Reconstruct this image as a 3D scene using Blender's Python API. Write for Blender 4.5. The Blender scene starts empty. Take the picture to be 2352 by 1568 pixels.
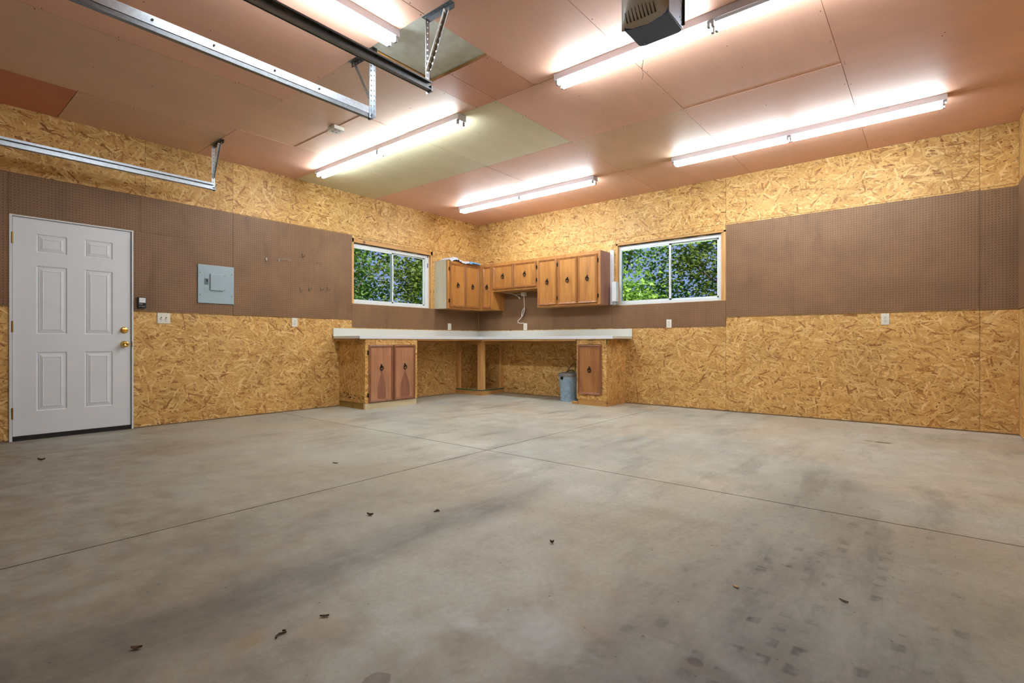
import bpy, math, random
from mathutils import Vector, Matrix
random.seed(7)
S = bpy.context.scene
COL = S.collection
PI = math.pi

# ------------------------------------------------------------------ camera, world, sun, exposure
cam_d = bpy.data.cameras.new('camera'); cam = bpy.data.objects.new('camera', cam_d); COL.objects.link(cam)
cam_d.sensor_width = 36.0; cam_d.lens = 36.0*1177.0/2352.0; cam_d.clip_start = 0.02; cam_d.clip_end = 300
cam.location = (6.4549, -6.9401, 0.9105)
cam.rotation_euler = (PI/2, 0, math.radians(39.231))
S.camera = cam
SKY = (0.40, 0.55, 1.0); SKY_STRENGTH = 0.80
SUN_STRENGTH = 11.5
TUBE_STRENGTH = 71
EXPOSURE = 0.0
S.view_settings.view_transform = 'Standard'; S.view_settings.look = 'None'
S.view_settings.gamma = 1.0; S.view_settings.use_curve_mapping = False
S.view_settings.exposure = EXPOSURE
S.cycles.max_bounces = 6; S.cycles.diffuse_bounces = 4; S.cycles.glossy_bounces = 2; S.cycles.transmission_bounces = 3; S.cycles.transparent_max_bounces = 6
S.cycles.adaptive_threshold = .03; S.cycles.use_light_tree = False
W = bpy.data.worlds.new('sky'); S.world = W; W.use_nodes = True
bg = W.node_tree.nodes['Background']; bg.inputs[0].default_value = (*SKY, 1); bg.inputs[1].default_value = SKY_STRENGTH
sun_d = bpy.data.lights.new('sun', 'SUN'); sun_d.energy = SUN_STRENGTH; sun_d.angle = 0.01; sun_d.color = (1, .95, .85)
sun = bpy.data.objects.new('sun', sun_d); COL.objects.link(sun)
sun.location = (20, -20, 30)
sun.rotation_euler = Vector((-0.55, 0.62, -1.0)).to_track_quat('-Z', 'Y').to_euler()   # from behind the house, so no sun patch indoors

H = 3.048; XR = 7.12; YF = -7.50      # ceiling height, right wall, front (garage door) wall

# ------------------------------------------------------------------ helpers
def c8(r, g, b):
    f = lambda v: (v/255/12.92) if v/255 <= .04045 else ((v/255+.055)/1.055)**2.4
    return (f(r), f(g), f(b), 1.0)

class MB:
    def __init__(s): s.v = []; s.f = []; s.sm = []
    def add(s, vs, fs, smooth=False):
        o = len(s.v); s.v += [tuple(p) for p in vs]
        for f in fs: s.f.append([i+o for i in f]); s.sm.append(smooth)
        return s
    def box(s, a, b):
        x0, x1 = sorted((a[0], b[0])); y0, y1 = sorted((a[1], b[1])); z0, z1 = sorted((a[2], b[2]))
        return s.add([(x0,y0,z0),(x1,y0,z0),(x1,y1,z0),(x0,y1,z0),(x0,y0,z1),(x1,y0,z1),(x1,y1,z1),(x0,y1,z1)],
                     [(0,3,2,1),(4,5,6,7),(0,1,5,4),(1,2,6,5),(2,3,7,6),(3,0,4,7)])
    def hexa(s, p):      # 8 points, same order as box
        return s.add(p, [(0,3,2,1),(4,5,6,7),(0,1,5,4),(1,2,6,5),(2,3,7,6),(3,0,4,7)])
    def cyl(s, p0, p1, r0, r1=None, n=16, caps=True, smooth=True):
        p0, p1 = Vector(p0), Vector(p1); r1 = r0 if r1 is None else r1
        d = (p1-p0).normalized(); u = d.orthogonal().normalized(); w = d.cross(u)
        vs = []
        for p, r in ((p0, r0), (p1, r1)):
            for i in range(n):
                a = 2*PI*i/n; vs.append(p+(u*math.cos(a)+w*math.sin(a))*r)
        s.add(vs, [(i, (i+1)%n, n+(i+1)%n, n+i) for i in range(n)], smooth)
        if caps:
            s.add(vs[:n], [tuple(reversed(range(n)))]); s.add(vs[n:], [tuple(range(n))])
        return s
    def tube(s, pts, r, n=8, closed=False):
        P = [Vector(p) for p in pts]; m = len(P); vs = []; up = None
        for i, p in enumerate(P):
            a = P[(i-1) % m] if (closed or i > 0) else p; b = P[(i+1) % m] if (closed or i < m-1) else p
            d = (b-a).normalized()
            u = d.orthogonal().normalized() if up is None else (up-d*up.dot(d)).normalized()
            up = u; w = d.cross(u)
            for k in range(n):
                t = 2*PI*k/n; vs.append(p+(u*math.cos(t)+w*math.sin(t))*r)
        fs = []
        for i in range(m if closed else m-1):
            j = (i+1) % m
            for k in range(n): fs.append((i*n+k, i*n+(k+1)%n, j*n+(k+1)%n, j*n+k))
        s.add(vs, fs, True)
        if not closed:
            s.add(vs[:n], [tuple(reversed(range(n)))]); s.add(vs[-n:], [tuple(range(n))])
        return s
    def lathe(s, prof, c=(0,0,0), n=32, axis='z', smooth=True, rib=None):
        vs = []
        for (r, h) in prof:
            for i in range(n):
                a = 2*PI*i/n; rr = r if rib is None else r*rib(a, h)
                if axis == 'z': vs.append((c[0]+rr*math.cos(a), c[1]+rr*math.sin(a), c[2]+h))
                else: vs.append((c[0]+h, c[1]+rr*math.cos(a), c[2]+rr*math.sin(a)))
        fs = []
        for j in range(len(prof)-1):
            for i in range(n): fs.append((j*n+i, j*n+(i+1)%n, (j+1)*n+(i+1)%n, (j+1)*n+i))
        return s.add(vs, fs, smooth)
    def ext(s, poly, vec):   # extrude a planar polygon along vec
        n = len(poly); v = Vector(vec); vs = [Vector(p) for p in poly]+[Vector(p)+v for p in poly]
        return s.add(vs, [tuple(reversed(range(n))), tuple(range(n, 2*n))]+[(i, (i+1)%n, n+(i+1)%n, n+i) for i in range(n)])
    def mesh(s, name):
        m = bpy.data.meshes.new(name); m.from_pydata(s.v, [], s.f)
        m.polygons.foreach_set('use_smooth', s.sm); m.update(); return m

def obj(name, mb, mat, parent=None, bevel=0, seg=2):
    me = mb if isinstance(mb, bpy.types.Mesh) else mb.mesh(name)
    if mat is not None and not me.materials: me.materials.append(mat)
    o = bpy.data.objects.new(name, me); COL.objects.link(o)
    if parent: o.parent = parent
    if bevel:
        b = o.modifiers.new('bevel', 'BEVEL'); b.width = bevel; b.segments = seg; b.limit_method = 'ANGLE'; b.angle_limit = math.radians(40)
    return o
def tag(o, label=None, cat=None, group=None, kind=None):
    if label: o['label'] = label
    if cat: o['category'] = cat
    if group: o['group'] = group
    if kind: o['kind'] = kind
    return o
def thing(name, label, cat, loc=(0,0,0), group=None, kind=None):
    o = bpy.data.objects.new(name, None); COL.objects.link(o); o.location = loc; o.empty_display_size = .05
    return tag(o, label, cat, group, kind)
def put(name, mb, mat, parent, bevel=0, seg=2):
    """part built in world coordinates under a thing that stands at parent.location"""
    o = obj(name, mb, mat, parent, bevel, seg)
    # a part of a thing already sits in world coordinates, so a sub-part needs no further offset
    o.matrix_parent_inverse = Matrix.Identity(4) if parent.parent else Matrix.Translation(-parent.location)
    return o

# ------------------------------------------------------------------ material helpers
class NT:
    def __init__(s, name):
        s.m = bpy.data.materials.new(name); s.m.use_nodes = True; s.t = s.m.node_tree
        s.bsdf = s.t.nodes['Principled BSDF']; s.out = s.t.nodes['Material Output']
    def n(s, typ, **kw):
        nd = s.t.nodes.new(typ)
        for k, v in kw.items(): setattr(nd, k, v)
        return nd
    def l(s, a, b): s.t.links.new(a, b)
    def val(s, inp, v):
        if hasattr(v, 'is_linked') or isinstance(v, bpy.types.NodeSocket): s.l(v, inp)
        else: inp.default_value = v
    def math(s, op, a, b=0.0, c=None, clamp=False):
        nd = s.n('ShaderNodeMath', operation=op, use_clamp=clamp); s.val(nd.inputs[0], a); s.val(nd.inputs[1], b)
        if c is not None: s.val(nd.inputs[2], c)
        return nd.outputs[0]
    def vmath(s, op, a, b=None):
        nd = s.n('ShaderNodeVectorMath', operation=op); s.val(nd.inputs[0], a)
        if b is not None: s.val(nd.inputs[1], b)
        return nd.outputs[0]
    def mix(s, f, a, b, mode='MIX'):
        nd = s.n('ShaderNodeMix', data_type='RGBA', blend_type=mode); s.val(nd.inputs[0], f); s.val(nd.inputs[6], a); s.val(nd.inputs[7], b)
        return nd.outputs[2]
    def vmix(s, f, a, b):
        nd = s.n('ShaderNodeMix', data_type='VECTOR'); s.val(nd.inputs[0], f); s.val(nd.inputs[4], a); s.val(nd.inputs[5], b)
        return nd.outputs[1]
    def ramp(s, f, stops, interp='LINEAR'):
        nd = s.n('ShaderNodeValToRGB'); cr = nd.color_ramp; cr.interpolation = interp
        while len(cr.elements) < len(stops): cr.elements.new(.5)
        for e, (p, c) in zip(cr.elements, stops): e.position = p; e.color = c
        s.l(f, nd.inputs[0]); return nd.outputs[0]
    def noise(s, vec, scale=5, detail=3, rough=.5, dist=0, dim='3D'):
        nd = s.n('ShaderNodeTexNoise', noise_dimensions=dim); s.l(vec, nd.inputs['Vector'])
        nd.inputs['Scale'].default_value = scale; nd.inputs['Detail'].default_value = detail
        nd.inputs['Roughness'].default_value = rough; nd.inputs['Distortion'].default_value = dist
        return nd.outputs['Fac']
    def remap(s, v, a, b, c=0.0, d=1.0):
        nd = s.n('ShaderNodeMapRange'); s.l(v, nd.inputs[0])
        for i, x in enumerate((a, b, c, d)): nd.inputs[i+1].default_value = x
        return nd.outputs[0]
    def pos(s): return s.n('ShaderNodeNewGeometry').outputs['Position']
    def rand(s): return s.n('ShaderNodeObjectInfo').outputs['Random']
    def sep(s, v):
        nd = s.n('ShaderNodeSeparateXYZ'); s.l(v, nd.inputs[0]); return nd.outputs
    def comb(s, x=0., y=0., z=0.):
        nd = s.n('ShaderNodeCombineXYZ'); s.val(nd.inputs[0], x); s.val(nd.inputs[1], y); s.val(nd.inputs[2], z); return nd.outputs[0]
    def base(s, c): s.val(s.bsdf.inputs['Base Color'], c)
    def set(s, rough=None, metal=None, spec=None, coat=None):
        if rough is not None: s.val(s.bsdf.inputs['Roughness'], rough)
        if metal is not None: s.bsdf.inputs['Metallic'].default_value = metal
        if spec is not None: s.bsdf.inputs['Specular IOR Level'].default_value = spec
        if coat is not None: s.bsdf.inputs['Coat Weight'].default_value = coat
    def bump(s, h, dist=.002, strength=.5):
        nd = s.n('ShaderNodeBump'); nd.inputs['Strength'].default_value = strength; nd.inputs['Distance'].default_value = dist
        s.l(h, nd.inputs['Height']); s.l(nd.outputs[0], s.bsdf.inputs['Normal'])

def plain(name, col, rough=.5, metal=0, spec=.5, var=.06, scale=30, bump=0):
    t = NT(name); n = t.noise(t.pos(), scale, 3)
    k = t.remap(n, .3, .7, 1-var, 1+var)
    t.base(t.mix(1.0, col, t.comb(k, k, k), 'MULTIPLY')); t.set(rough, metal, spec)
    if bump: t.bump(n, bump, .4)
    return t.m

def uv_wall(t):
    x, y, z = t.sep(t.pos()); u = t.math('ADD', x, y)
    return u, z

def osb(name, vertical=False, light=1.0):
    t = NT(name); u, v = uv_wall(t)
    if vertical: u, v = v, u
    r = t.rand(); P = t.comb(t.math('ADD', u, t.math('MULTIPLY', r, 61.0)), t.math('ADD', v, t.math('MULTIPLY', r, 37.0)), 0.)
    wob = t.n('ShaderNodeTexNoise', noise_dimensions='2D'); t.l(P, wob.inputs['Vector']); wob.inputs['Scale'].default_value = 14; wob.inputs['Detail'].default_value = 2
    wv = t.vmath('MULTIPLY', t.vmath('SUBTRACT', wob.outputs['Color'], (.5, .5, .5)), (.02, .02, 0))
    P = t.vmath('ADD', P, wv)
    layers = [(3, 7.5, 46), (-24, 9, 60), (40, 9.5, 64), (-58, 9, 54), (14, 11, 84), (78, 10, 62)]
    hacc = gacc = tacc = None
    for i, (ang, sx, sy) in enumerate(layers):
        rot = t.n('ShaderNodeVectorRotate', rotation_type='Z_AXIS'); t.l(P, rot.inputs['Vector']); rot.inputs['Angle'].default_value = math.radians(ang)
        q = t.vmath('ADD', t.vmath('MULTIPLY', rot.outputs[0], (sx, sy, 0)), (i*17.3, i*9.1, 0))
        vo = t.n('ShaderNodeTexVoronoi', voronoi_dimensions='2D', feature='F1', distance='CHEBYCHEV'); t.l(q, vo.inputs['Vector'])
        vo.inputs['Scale'].default_value = 1.0
        sc = t.n('ShaderNodeSeparateColor'); t.l(vo.outputs['Color'], sc.inputs[0])
        # strand lies higher in its middle than at its ragged edge
        h = t.math('SUBTRACT', sc.outputs[0], t.math('MULTIPLY', vo.outputs['Distance'], .12))
        if hacc is None: hacc, tacc, gacc = h, sc.outputs[1], q
        else:
            g = t.math('GREATER_THAN', h, hacc)
            hacc = t.math('MAXIMUM', h, hacc)
            nd = t.n('ShaderNodeMix', data_type='FLOAT'); t.l(g, nd.inputs[0]); t.l(tacc, nd.inputs[2]); t.l(sc.outputs[1], nd.inputs[3]); tacc = nd.outputs[0]
            gacc = t.vmix(g, gacc, q)
    grain = t.noise(t.vmath('MULTIPLY', gacc, (.7, 5.5, 1)), 1.0, 3, .6, dim='2D')
    tone = t.math('ADD', tacc, t.math('MULTIPLY', t.math('SUBTRACT', grain, .5), .6))
    k = light
    L = lambda r, g, b: tuple(min(1, q*k) for q in c8(r, g, b)[:3])+(1,)
    col = t.ramp(tone, [(0.0, L(128, 80, 34)), (.05, L(168, 118, 60)), (.18, L(190, 144, 80)), (.55, L(202, 158, 92)), (.85, L(213, 172, 108)), (1.0, L(226, 192, 134))])
    # large-scale tone drift and tiny dark pits
    big = t.remap(t.noise(P, 1.3, 2, dim='2D'), .3, .7, .90, 1.08)
    pits = t.n('ShaderNodeTexVoronoi', voronoi_dimensions='2D'); t.l(P, pits.inputs['Vector']); pits.inputs['Scale'].default_value = 10
    pd = t.math('LESS_THAN', pits.outputs['Distance'], .045)
    col = t.mix(1.0, col, t.comb(big, big, big), 'MULTIPLY')
    col = t.mix(t.math('MULTIPLY', pd, .85), col, c8(40, 24, 10))
    low = t.remap(hacc, .52, .66, .35, 0)
    col = t.mix(low, col, c8(84, 48, 18))
    t.base(col); t.set(.55, 0, .35)
    t.bump(t.math('ADD', hacc, t.math('MULTIPLY', grain, .15)), .0025, .5)
    return t.m

def pegboard():
    t = NT('brown_pegboard'); u, v = uv_wall(t)
    fu = t.math('FRACT', t.math('MULTIPLY', u, 39.37)); fv = t.math('FRACT', t.math('MULTIPLY', t.math('ADD', v, .008), 39.37))
    du = t.math('SUBTRACT', fu, .5); dv = t.math('SUBTRACT', fv, .5)
    d = t.math('SQRT', t.math('ADD', t.math('MULTIPLY', du, du), t.math('MULTIPLY', dv, dv)))
    hole = t.remap(d, .115, .15, 1, 0)
    P = t.pos(); n = t.noise(P, 2.2, 4, .6); k = t.remap(n, .3, .7, .86, 1.12)
    st = t.noise(t.vmath('MULTIPLY', P, (5, 5, 1.1)), 1.0, 4, .6); stain = t.remap(st, .56, .72, 0, .45)
    col = t.mix(1.0, c8(127, 96, 69), t.comb(k, k, k), 'MULTIPLY')
    col = t.mix(stain, col, c8(98, 72, 54))
    t.base(t.mix(hole, col, c8(26, 15, 9)))
    t.set(t.remap(n, .3, .7, .45, .55), 0, .28)
    t.bump(t.math('MULTIPLY', hole, -1.0), .004, .6)
    return t.m

def plywood(name, col, grain_axis='y'):
    t = NT(name); P = t.pos(); r = t.rand()
    P2 = t.vmath('ADD', P, t.comb(t.math('MULTIPLY', r, 31.0), t.math('MULTIPLY', r, 17.0), 0.))
    sc = (90, 2.2, 1) if grain_axis == 'y' else (2.2, 90, 1)
    g = t.noise(t.vmath('MULTIPLY', P2, sc), 1.0, 4, .65)
    big = t.noise(P2, 1.1, 3)
    sm = t.noise(t.vmath('MULTIPLY', P2, (6, 1.2, 1) if grain_axis == 'y' else (1.2, 6, 1)), 1, 3)
    k = t.math('ADD', t.remap(g, .3, .7, .955, 1.035), t.remap(big, .3, .7, -.05, .05))
    k = t.math('ADD', k, t.remap(sm, .3, .7, -.03, .03))
    k = t.math('MULTIPLY', k, t.remap(r, 0, 1, .95, 1.05))
    t.base(t.mix(1.0, col, t.comb(k, k, k), 'MULTIPLY')); t.set(t.remap(g, .3, .7, .44, .56), 0, .45)
    t.bump(g, .0006, .25)
    return t.m

def wood(name, a, b, axis='z', rough=.4, knots=False, coat=0.0, fine=60):
    t = NT(name); P = t.pos(); r = t.rand()
    P2 = t.vmath('ADD', P, t.comb(t.math('MULTIPLY', r, 13.0), t.math('MULTIPLY', r, 7.0), t.math('MULTIPLY', r, 5.0)))
    s = {'x': (2.5, fine, fine), 'y': (fine, 2.5, fine), 'z': (fine, fine, 2.5)}[axis]
    g = t.noise(t.vmath('MULTIPLY', P2, s), 1.0, 4, .6)
    s2 = tuple(q*.14 if q > 10 else q*.5 for q in s)
    f = t.noise(t.vmath('MULTIPLY', P2, s2), 1.0, 3, .5, 1.2)
    m = t.math('ADD', t.math('MULTIPLY', g, .55), t.math('MULTIPLY', f, .65))
    col = t.ramp(m, [(.35, a), (.78, b)])
    if knots:
        vo = t.n('ShaderNodeTexVoronoi'); t.l(t.vmath('MULTIPLY', P2, (4, 4, 4)), vo.inputs['Vector']); vo.inputs['Scale'].default_value = 1
        kd = t.remap(vo.outputs['Distance'], .06, .12, .8, 0)
        col = t.mix(kd, col, c8(70, 36, 12))
    t.base(col); t.set(rough, 0, .45, coat); t.bump(g, .0008, .2)
    return t.m

def concrete():
    t = NT('stained_concrete'); P = t.pos(); x, y, z = t.sep(P)
    P2 = t.comb(x, y, 0.)
    n1 = t.noise(P2, .9, 4, .6, .15, '2D'); n2 = t.noise(P2, 5.5, 5, .66, .1, '2D'); n3 = t.noise(P2, 38, 2, .6, 0, '2D'); n4 = t.noise(P2, 170, 1, .5, 0, '2D')
    warm = t.mix(t.remap(n1, .32, .68, 0, 1), c8(178, 168, 148), c8(186, 186, 174))
    cool = t.noise(t.vmath('ADD', P2, (40, 13, 0)), .55, 2, .5, 0, '2D')
    col = t.mix(t.remap(cool, .48, .66, 0, .6), warm, c8(160, 166, 160))
    k = t.math('ADD', t.remap(n2, .28, .72, .80, 1.14), t.remap(n3, .3, .7, -.07, .07))
    k = t.math('ADD', k, t.remap(n4, .3, .7, -.06, .06))
    # smudges: noise stretched along the driving direction
    sm = t.noise(t.vmath('MULTIPLY', P2, (3.2, 1.1, 1)), 1.0, 5, .68, .15, '2D'); k = t.math('SUBTRACT', k, t.remap(sm, .52, .74, 0, .30))
    col = t.mix(1.0, col, t.comb(k, k, k), 'MULTIPLY')
    # light falloff painted in: floor browner and darker towards the overhead doors
    near_dim = t.math('MULTIPLY', t.remap(t.math('ADD', y, t.math('MULTIPLY', t.math('SUBTRACT', n1, .5), 2.2)), -6.2, -3.2, 1, 0), t.remap(n2, .3, .65, .6, 1))
    col = t.mix(t.math('MULTIPLY', near_dim, .85), col, c8(108, 97, 82))
    # tyre bands from the parked car; widest one also paints the dim foreground
    def band(c, w, y0, y1, amt, treads):
        a = t.math('ABSOLUTE', t.math('SUBTRACT', t.math('ADD', x, t.math('MULTIPLY', t.math('SUBTRACT', n1, .5), .25)), c))
        m = t.remap(a, w*.25, w, 1, 0)
        m = t.math('MULTIPLY', m, t.remap(y, y0-.3, y0+.25, 0, 1)); m = t.math('MULTIPLY', m, t.remap(y, y1-.6, y1+.5, 1, 0))
        m = t.math('MULTIPLY', m, t.remap(sm, .35, .62, .55, 1))
        if treads:
            bx = t.math('SINE', t.math('MULTIPLY', t.math('ADD', x, t.math('MULTIPLY', n2, .02)), 2*PI/.075))
            by = t.math('SINE', t.math('MULTIPLY', t.math('ADD', y, t.math('MULTIPLY', n2, .03)), 2*PI/.105))
            tr = t.math('MULTIPLY', t.remap(bx, -.3, .3, 0, 1), t.remap(by, -.2, .3, 0, 1))
            m = t.math('ADD', t.math('MULTIPLY', m, .7), t.math('MULTIPLY', t.math('MULTIPLY', m, tr), t.remap(n2, .50, .66, 0, .45)))
        return t.math('MULTIPLY', m, amt)
    col = t.mix(band(6.13, .66, -7.4, -3.9, .95, True), col, c8(42, 38, 34))
    col = t.mix(band(5.95, .34, -4.2, -2.4, .42, True), col, c8(70, 64, 56))
    col = t.mix(band(4.55, .26, -7.4, -4.3, .62, False), col, c8(66, 63, 58))
    # unstained strip along the foot of the back wall, right part
    strip = t.math('MULTIPLY', t.remap(y, -.20, -.17, 0, 1), t.remap(x, 5.90, 5.93, 0, 1))
    col = t.mix(t.math('MULTIPLY', strip, .5), col, c8(205, 198, 190))
    n22 = t.math('MULTIPLY', t.math('SUBTRACT', t.noise(P2, 22, 2, .5, 0, '2D'), .5), .7)
    def spot(cx, cy, rx, ry, c, amt, hard=.25, rot=0.0):
        dx = t.math('SUBTRACT', x, cx); dy = t.math('SUBTRACT', y, cy)
        ca, sa = math.cos(rot), math.sin(rot)
        ax = t.math('DIVIDE', t.math('ADD', t.math('MULTIPLY', dx, ca), t.math('MULTIPLY', dy, sa)), rx)
        ay = t.math('DIVIDE', t.math('SUBTRACT', t.math('MULTIPLY', dy, ca), t.math('MULTIPLY', dx, sa)), ry)
        d = t.math('SQRT', t.math('ADD', t.math('MULTIPLY', ax, ax), t.math('MULTIPLY', ay, ay)))
        d = t.math('ADD', d, n22)
        return t.mix(t.math('MULTIPLY', t.remap(d, 1-hard, 1, 1, 0), amt), col, c)
    for a in ((4.851, -6.239, .05, .055, c8(128, 106, 62), .55, .5), (5.302, -6.105, .035, .045, c8(92, 74, 50), .85, .15),
              (5.937, -5.483, .028, .022, c8(40, 30, 16), .95, .3), (5.945, -5.50, .06, .05, c8(96, 80, 60), .5, .8),
              (6.124, -1.248, .085, .045, c8(92, 76, 56), .85, .4), (6.016, -1.231, .045, .025, c8(92, 76, 56), .8, .4),
              (5.494, -5.647, .22, .16, c8(168, 172, 172), .55, .9), (5.30, -5.75, .12, .05, c8(176, 182, 182), .5, .8),
              (5.62, -5.52, .12, .10, c8(150, 128, 100), .35, .8), (5.42, -4.35, .35, .12, c8(128, 110, 86), .4, .8),
              (1.9, -5.9, .22, .08, c8(134, 120, 102), .5, .5), (2.9, -5.9, .16, .07, c8(118, 104, 86), .55, .6),
              (4.958, -6.053, .11, .10, c8(150, 126, 92), .35, .7), (3.2, -3.0, .5, .3, c8(150, 148, 140), .4, .9)):
        col = spot(*a)
    # hairline cracks and fine scratches
    vo = t.n('ShaderNodeTexVoronoi', feature='DISTANCE_TO_EDGE', voronoi_dimensions='2D'); t.l(t.vmath('ADD', P2, t.vmath('MULTIPLY', t.comb(n2, n1, 0.), (.5, .5, 0))), vo.inputs['Vector']); vo.inputs['Scale'].default_value = .55
    cr = t.math('MULTIPLY', t.remap(vo.outputs['Distance'], .0, .0025, .2, 0), t.remap(n1, .5, .62, 0, 1))
    col = t.mix(cr, col, c8(84, 74, 62))
    sp = t.n('ShaderNodeTexVoronoi', voronoi_dimensions='2D'); t.l(P2, sp.inputs['Vector']); sp.inputs['Scale'].default_value = 6
    sd = t.math('MULTIPLY', t.math('LESS_THAN', sp.outputs['Distance'], .022), t.remap(n2, .5, .56, 0, .8))
    col = t.mix(sd, col, c8(58, 46, 34))
    t.base(col); t.set(t.remap(n2, .3, .7, .40, .62), 0, .42)
    t.bump(t.math('ADD', n3, t.math('MULTIPLY', n4, .5)), .0012, .3)
    return t.m

M = {}
M['osb'] = osb('osb_board'); M['osb_v'] = osb('osb_board_upright', True, 1.05); M['osb_face'] = osb('osb_board_pale', False, 1.12)
M['peg'] = pegboard()
M['ply'] = plywood('lauan_pink', c8(224, 176, 153)); M['ply_x'] = plywood('lauan_pink_cross', c8(222, 173, 150), 'x')
M['ply_tan'] = plywood('lauan_tan', c8(221, 182, 155)); M['ply_green'] = plywood('lauan_greenish', c8(214, 203, 170))
M['ply_red'] = plywood('lauan_red', c8(198, 126, 98)); M['ply_orange'] = plywood('lauan_orange', c8(212, 152, 122))
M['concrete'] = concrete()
M['white'] = plain('white_door_paint', c8(222, 225, 230), .42, 0, .5, .015, 6)
M['jamb'] = plain('white_jamb_paint', c8(216, 218, 222), .45, 0, .5, .02, 12)
M['brass'] = plain('brass', c8(232, 192, 112), .2, 1, .5, .05, 40)
M['hinge'] = plain('aged_brass', c8(150, 116, 58), .4, 1, .5, .1, 60)
M['rubber'] = plain('black_rubber', c8(22, 19, 17), .7)
M['panelgrey'] = plain('grey_enamel', c8(152, 170, 178), .38, 0, .5, .02, 8)
M['paneldark'] = plain('panel_recess', c8(84, 96, 102), .5)
M['plate'] = plain('ivory_plastic', c8(226, 222, 210), .4, 0, .5, .02)
M['slot'] = plain('dark_slot', c8(40, 36, 30), .6)
M['blackp'] = plain('black_plastic', c8(20, 21, 26), .3)
M['whitep'] = plain('white_plastic', c8(228, 230, 234), .35, 0, .5, .02)
M['vinyl'] = plain('white_vinyl', c8(224, 230, 234), .38, 0, .5, .02)
M['tyvek'] = plain('white_house_wrap', c8(216, 222, 228), .6, 0, .3, .06, 20)
M['bluewrap'] = plain('blue_print', c8(40, 66, 120), .6)
M['lumber'] = wood('pine_lumber', c8(176, 122, 66), c8(222, 174, 112), 'z', .55, True)
M['lumber_x'] = wood('pine_lumber_x', c8(164, 116, 60), c8(206, 158, 96), 'x', .55, True)
M['lumber_y'] = wood('pine_lumber_y', c8(164, 116, 60), c8(206, 158, 96), 'y', .55, True)
M['lumber_pale'] = wood('pale_lumber', c8(196, 180, 140), c8(226, 214, 182), 'y', .55, True)
M['treated'] = wood('treated_lumber', c8(122, 94, 40), c8(164, 130, 66), 'x', .55, True)
M['honey'] = wood('honey_maple', c8(144, 90, 40), c8(186, 132, 70), 'z', .34, False, .15, 38)
M['honey_dk'] = wood('honey_maple_moulding', c8(112, 66, 26), c8(162, 104, 50), 'z', .32, False, .15, 60)
M['cherry'] = wood('worn_cherry', c8(146, 98, 70), c8(186, 134, 100), 'z', .45, False, .05, 30)
M['cherry_dk'] = wood('worn_cherry_moulding', c8(104, 62, 40), c8(150, 98, 68), 'z', .38, False, .1, 60)
M['browndoor'] = wood('brown_maple', c8(132, 84, 46), c8(172, 118, 68), 'z', .42, False, .05, 30)
M['figure'] = wood('dark_veneer_figure', c8(112, 72, 54), c8(146, 98, 74), 'z', .45, False, .05, 30)
M['walnut'] = wood('brown_veneer', c8(128, 84, 66), c8(160, 112, 92), 'z', .4)
M['paleside'] = wood('unfinished_birch', c8(196, 194, 166), c8(224, 214, 200), 'z', .55, False, 0, 40)
M['laminate'] = plain('speckled_white_laminate', c8(216, 217, 210), .4, 0, .5, .035, 220)
M['lamedge'] = plain('white_laminate_edge', c8(226, 229, 232), .35, 0, .5, .01)
M['partboard'] = plain('particle_board', c8(160, 116, 68), .7, 0, .3, .15, 120)
M['greenpaint'] = plain('green_edge_paint', c8(38, 96, 74), .6)
M['galv'] = plain('galvanised_steel', c8(196, 204, 212), .34, 1, .5, .10, 45)
M['galv_dark'] = plain('dark_steel', c8(126, 130, 134), .38, 1, .5, .10, 45)
M['iron'] = plain('dark_iron', c8(44, 38, 33), .4, .8, .5, .2, 80)
M['zinc'] = plain('weathered_zinc', c8(158, 184, 206), .45, .2, .5, .22, 26, .001)
M['zinc_lid'] = plain('weathered_zinc_lid', c8(138, 138, 138), .5, .35, .5, .22, 26, .001)
M['fixture'] = plain('white_enamel', c8(206, 204, 212), .35, 0, .5, .01)
M['socket'] = plain('grey_lampholder', c8(150, 152, 156), .4)
M['foil'] = plain('foil_insulation', c8(206, 210, 200), .4, .1, .5, .10, 14, .004)
M['openerblue'] = plain('blue_black_plastic', c8(50, 78, 116), .28, 0, .5, .03)
M['lens'] = plain('frosted_lens', c8(182, 178, 168), .35, 0, .5, .02)
M['openergrey'] = plain('opener_sheet_metal', c8(150, 154, 164), .32, .7, .5, .05)
M['print'] = plain('grey_print', c8(200, 202, 208), .6)
M['ink'] = plain('black_stamp_ink', c8(26, 22, 16), .8)
M['cordw'] = plain('white_cord', c8(226, 222, 212), .5, 0, .5, .02)
M['steel_wire'] = plain('zinc_wire', c8(150, 146, 138), .35, 1, .5, .08)
M['bagw'] = plain('crinkled_paper_bag', c8(190, 194, 204), .5, 0, .5, .14, 26, .003)
M['bagp'] = plain('purple_print', c8(96, 40, 112), .5); M['bagb'] = plain('blue_print_bag', c8(104, 160, 206), .5)
M['deadleaf'] = plain('dead_leaf', c8(84, 58, 36), .7, 0, .3, .25, 60); M['twig'] = plain('pale_chip', c8(206, 170, 116), .7)
M['garagedoor'] = plain('brown_steel_door', c8(96, 78, 62), .4, 0, .5, .02)
M['screw'] = plain('dark_screw', c8(34, 26, 20), .5)
M['siding'] = plain('tan_siding', c8(170, 150, 124), .7)
M['grass'] = plain('lawn', c8(70, 104, 40), .9, 0, .2, .3, 6)
M['bark'] = plain('bark', c8(84, 66, 48), .9, 0, .2, .3, 12, .01)

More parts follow.
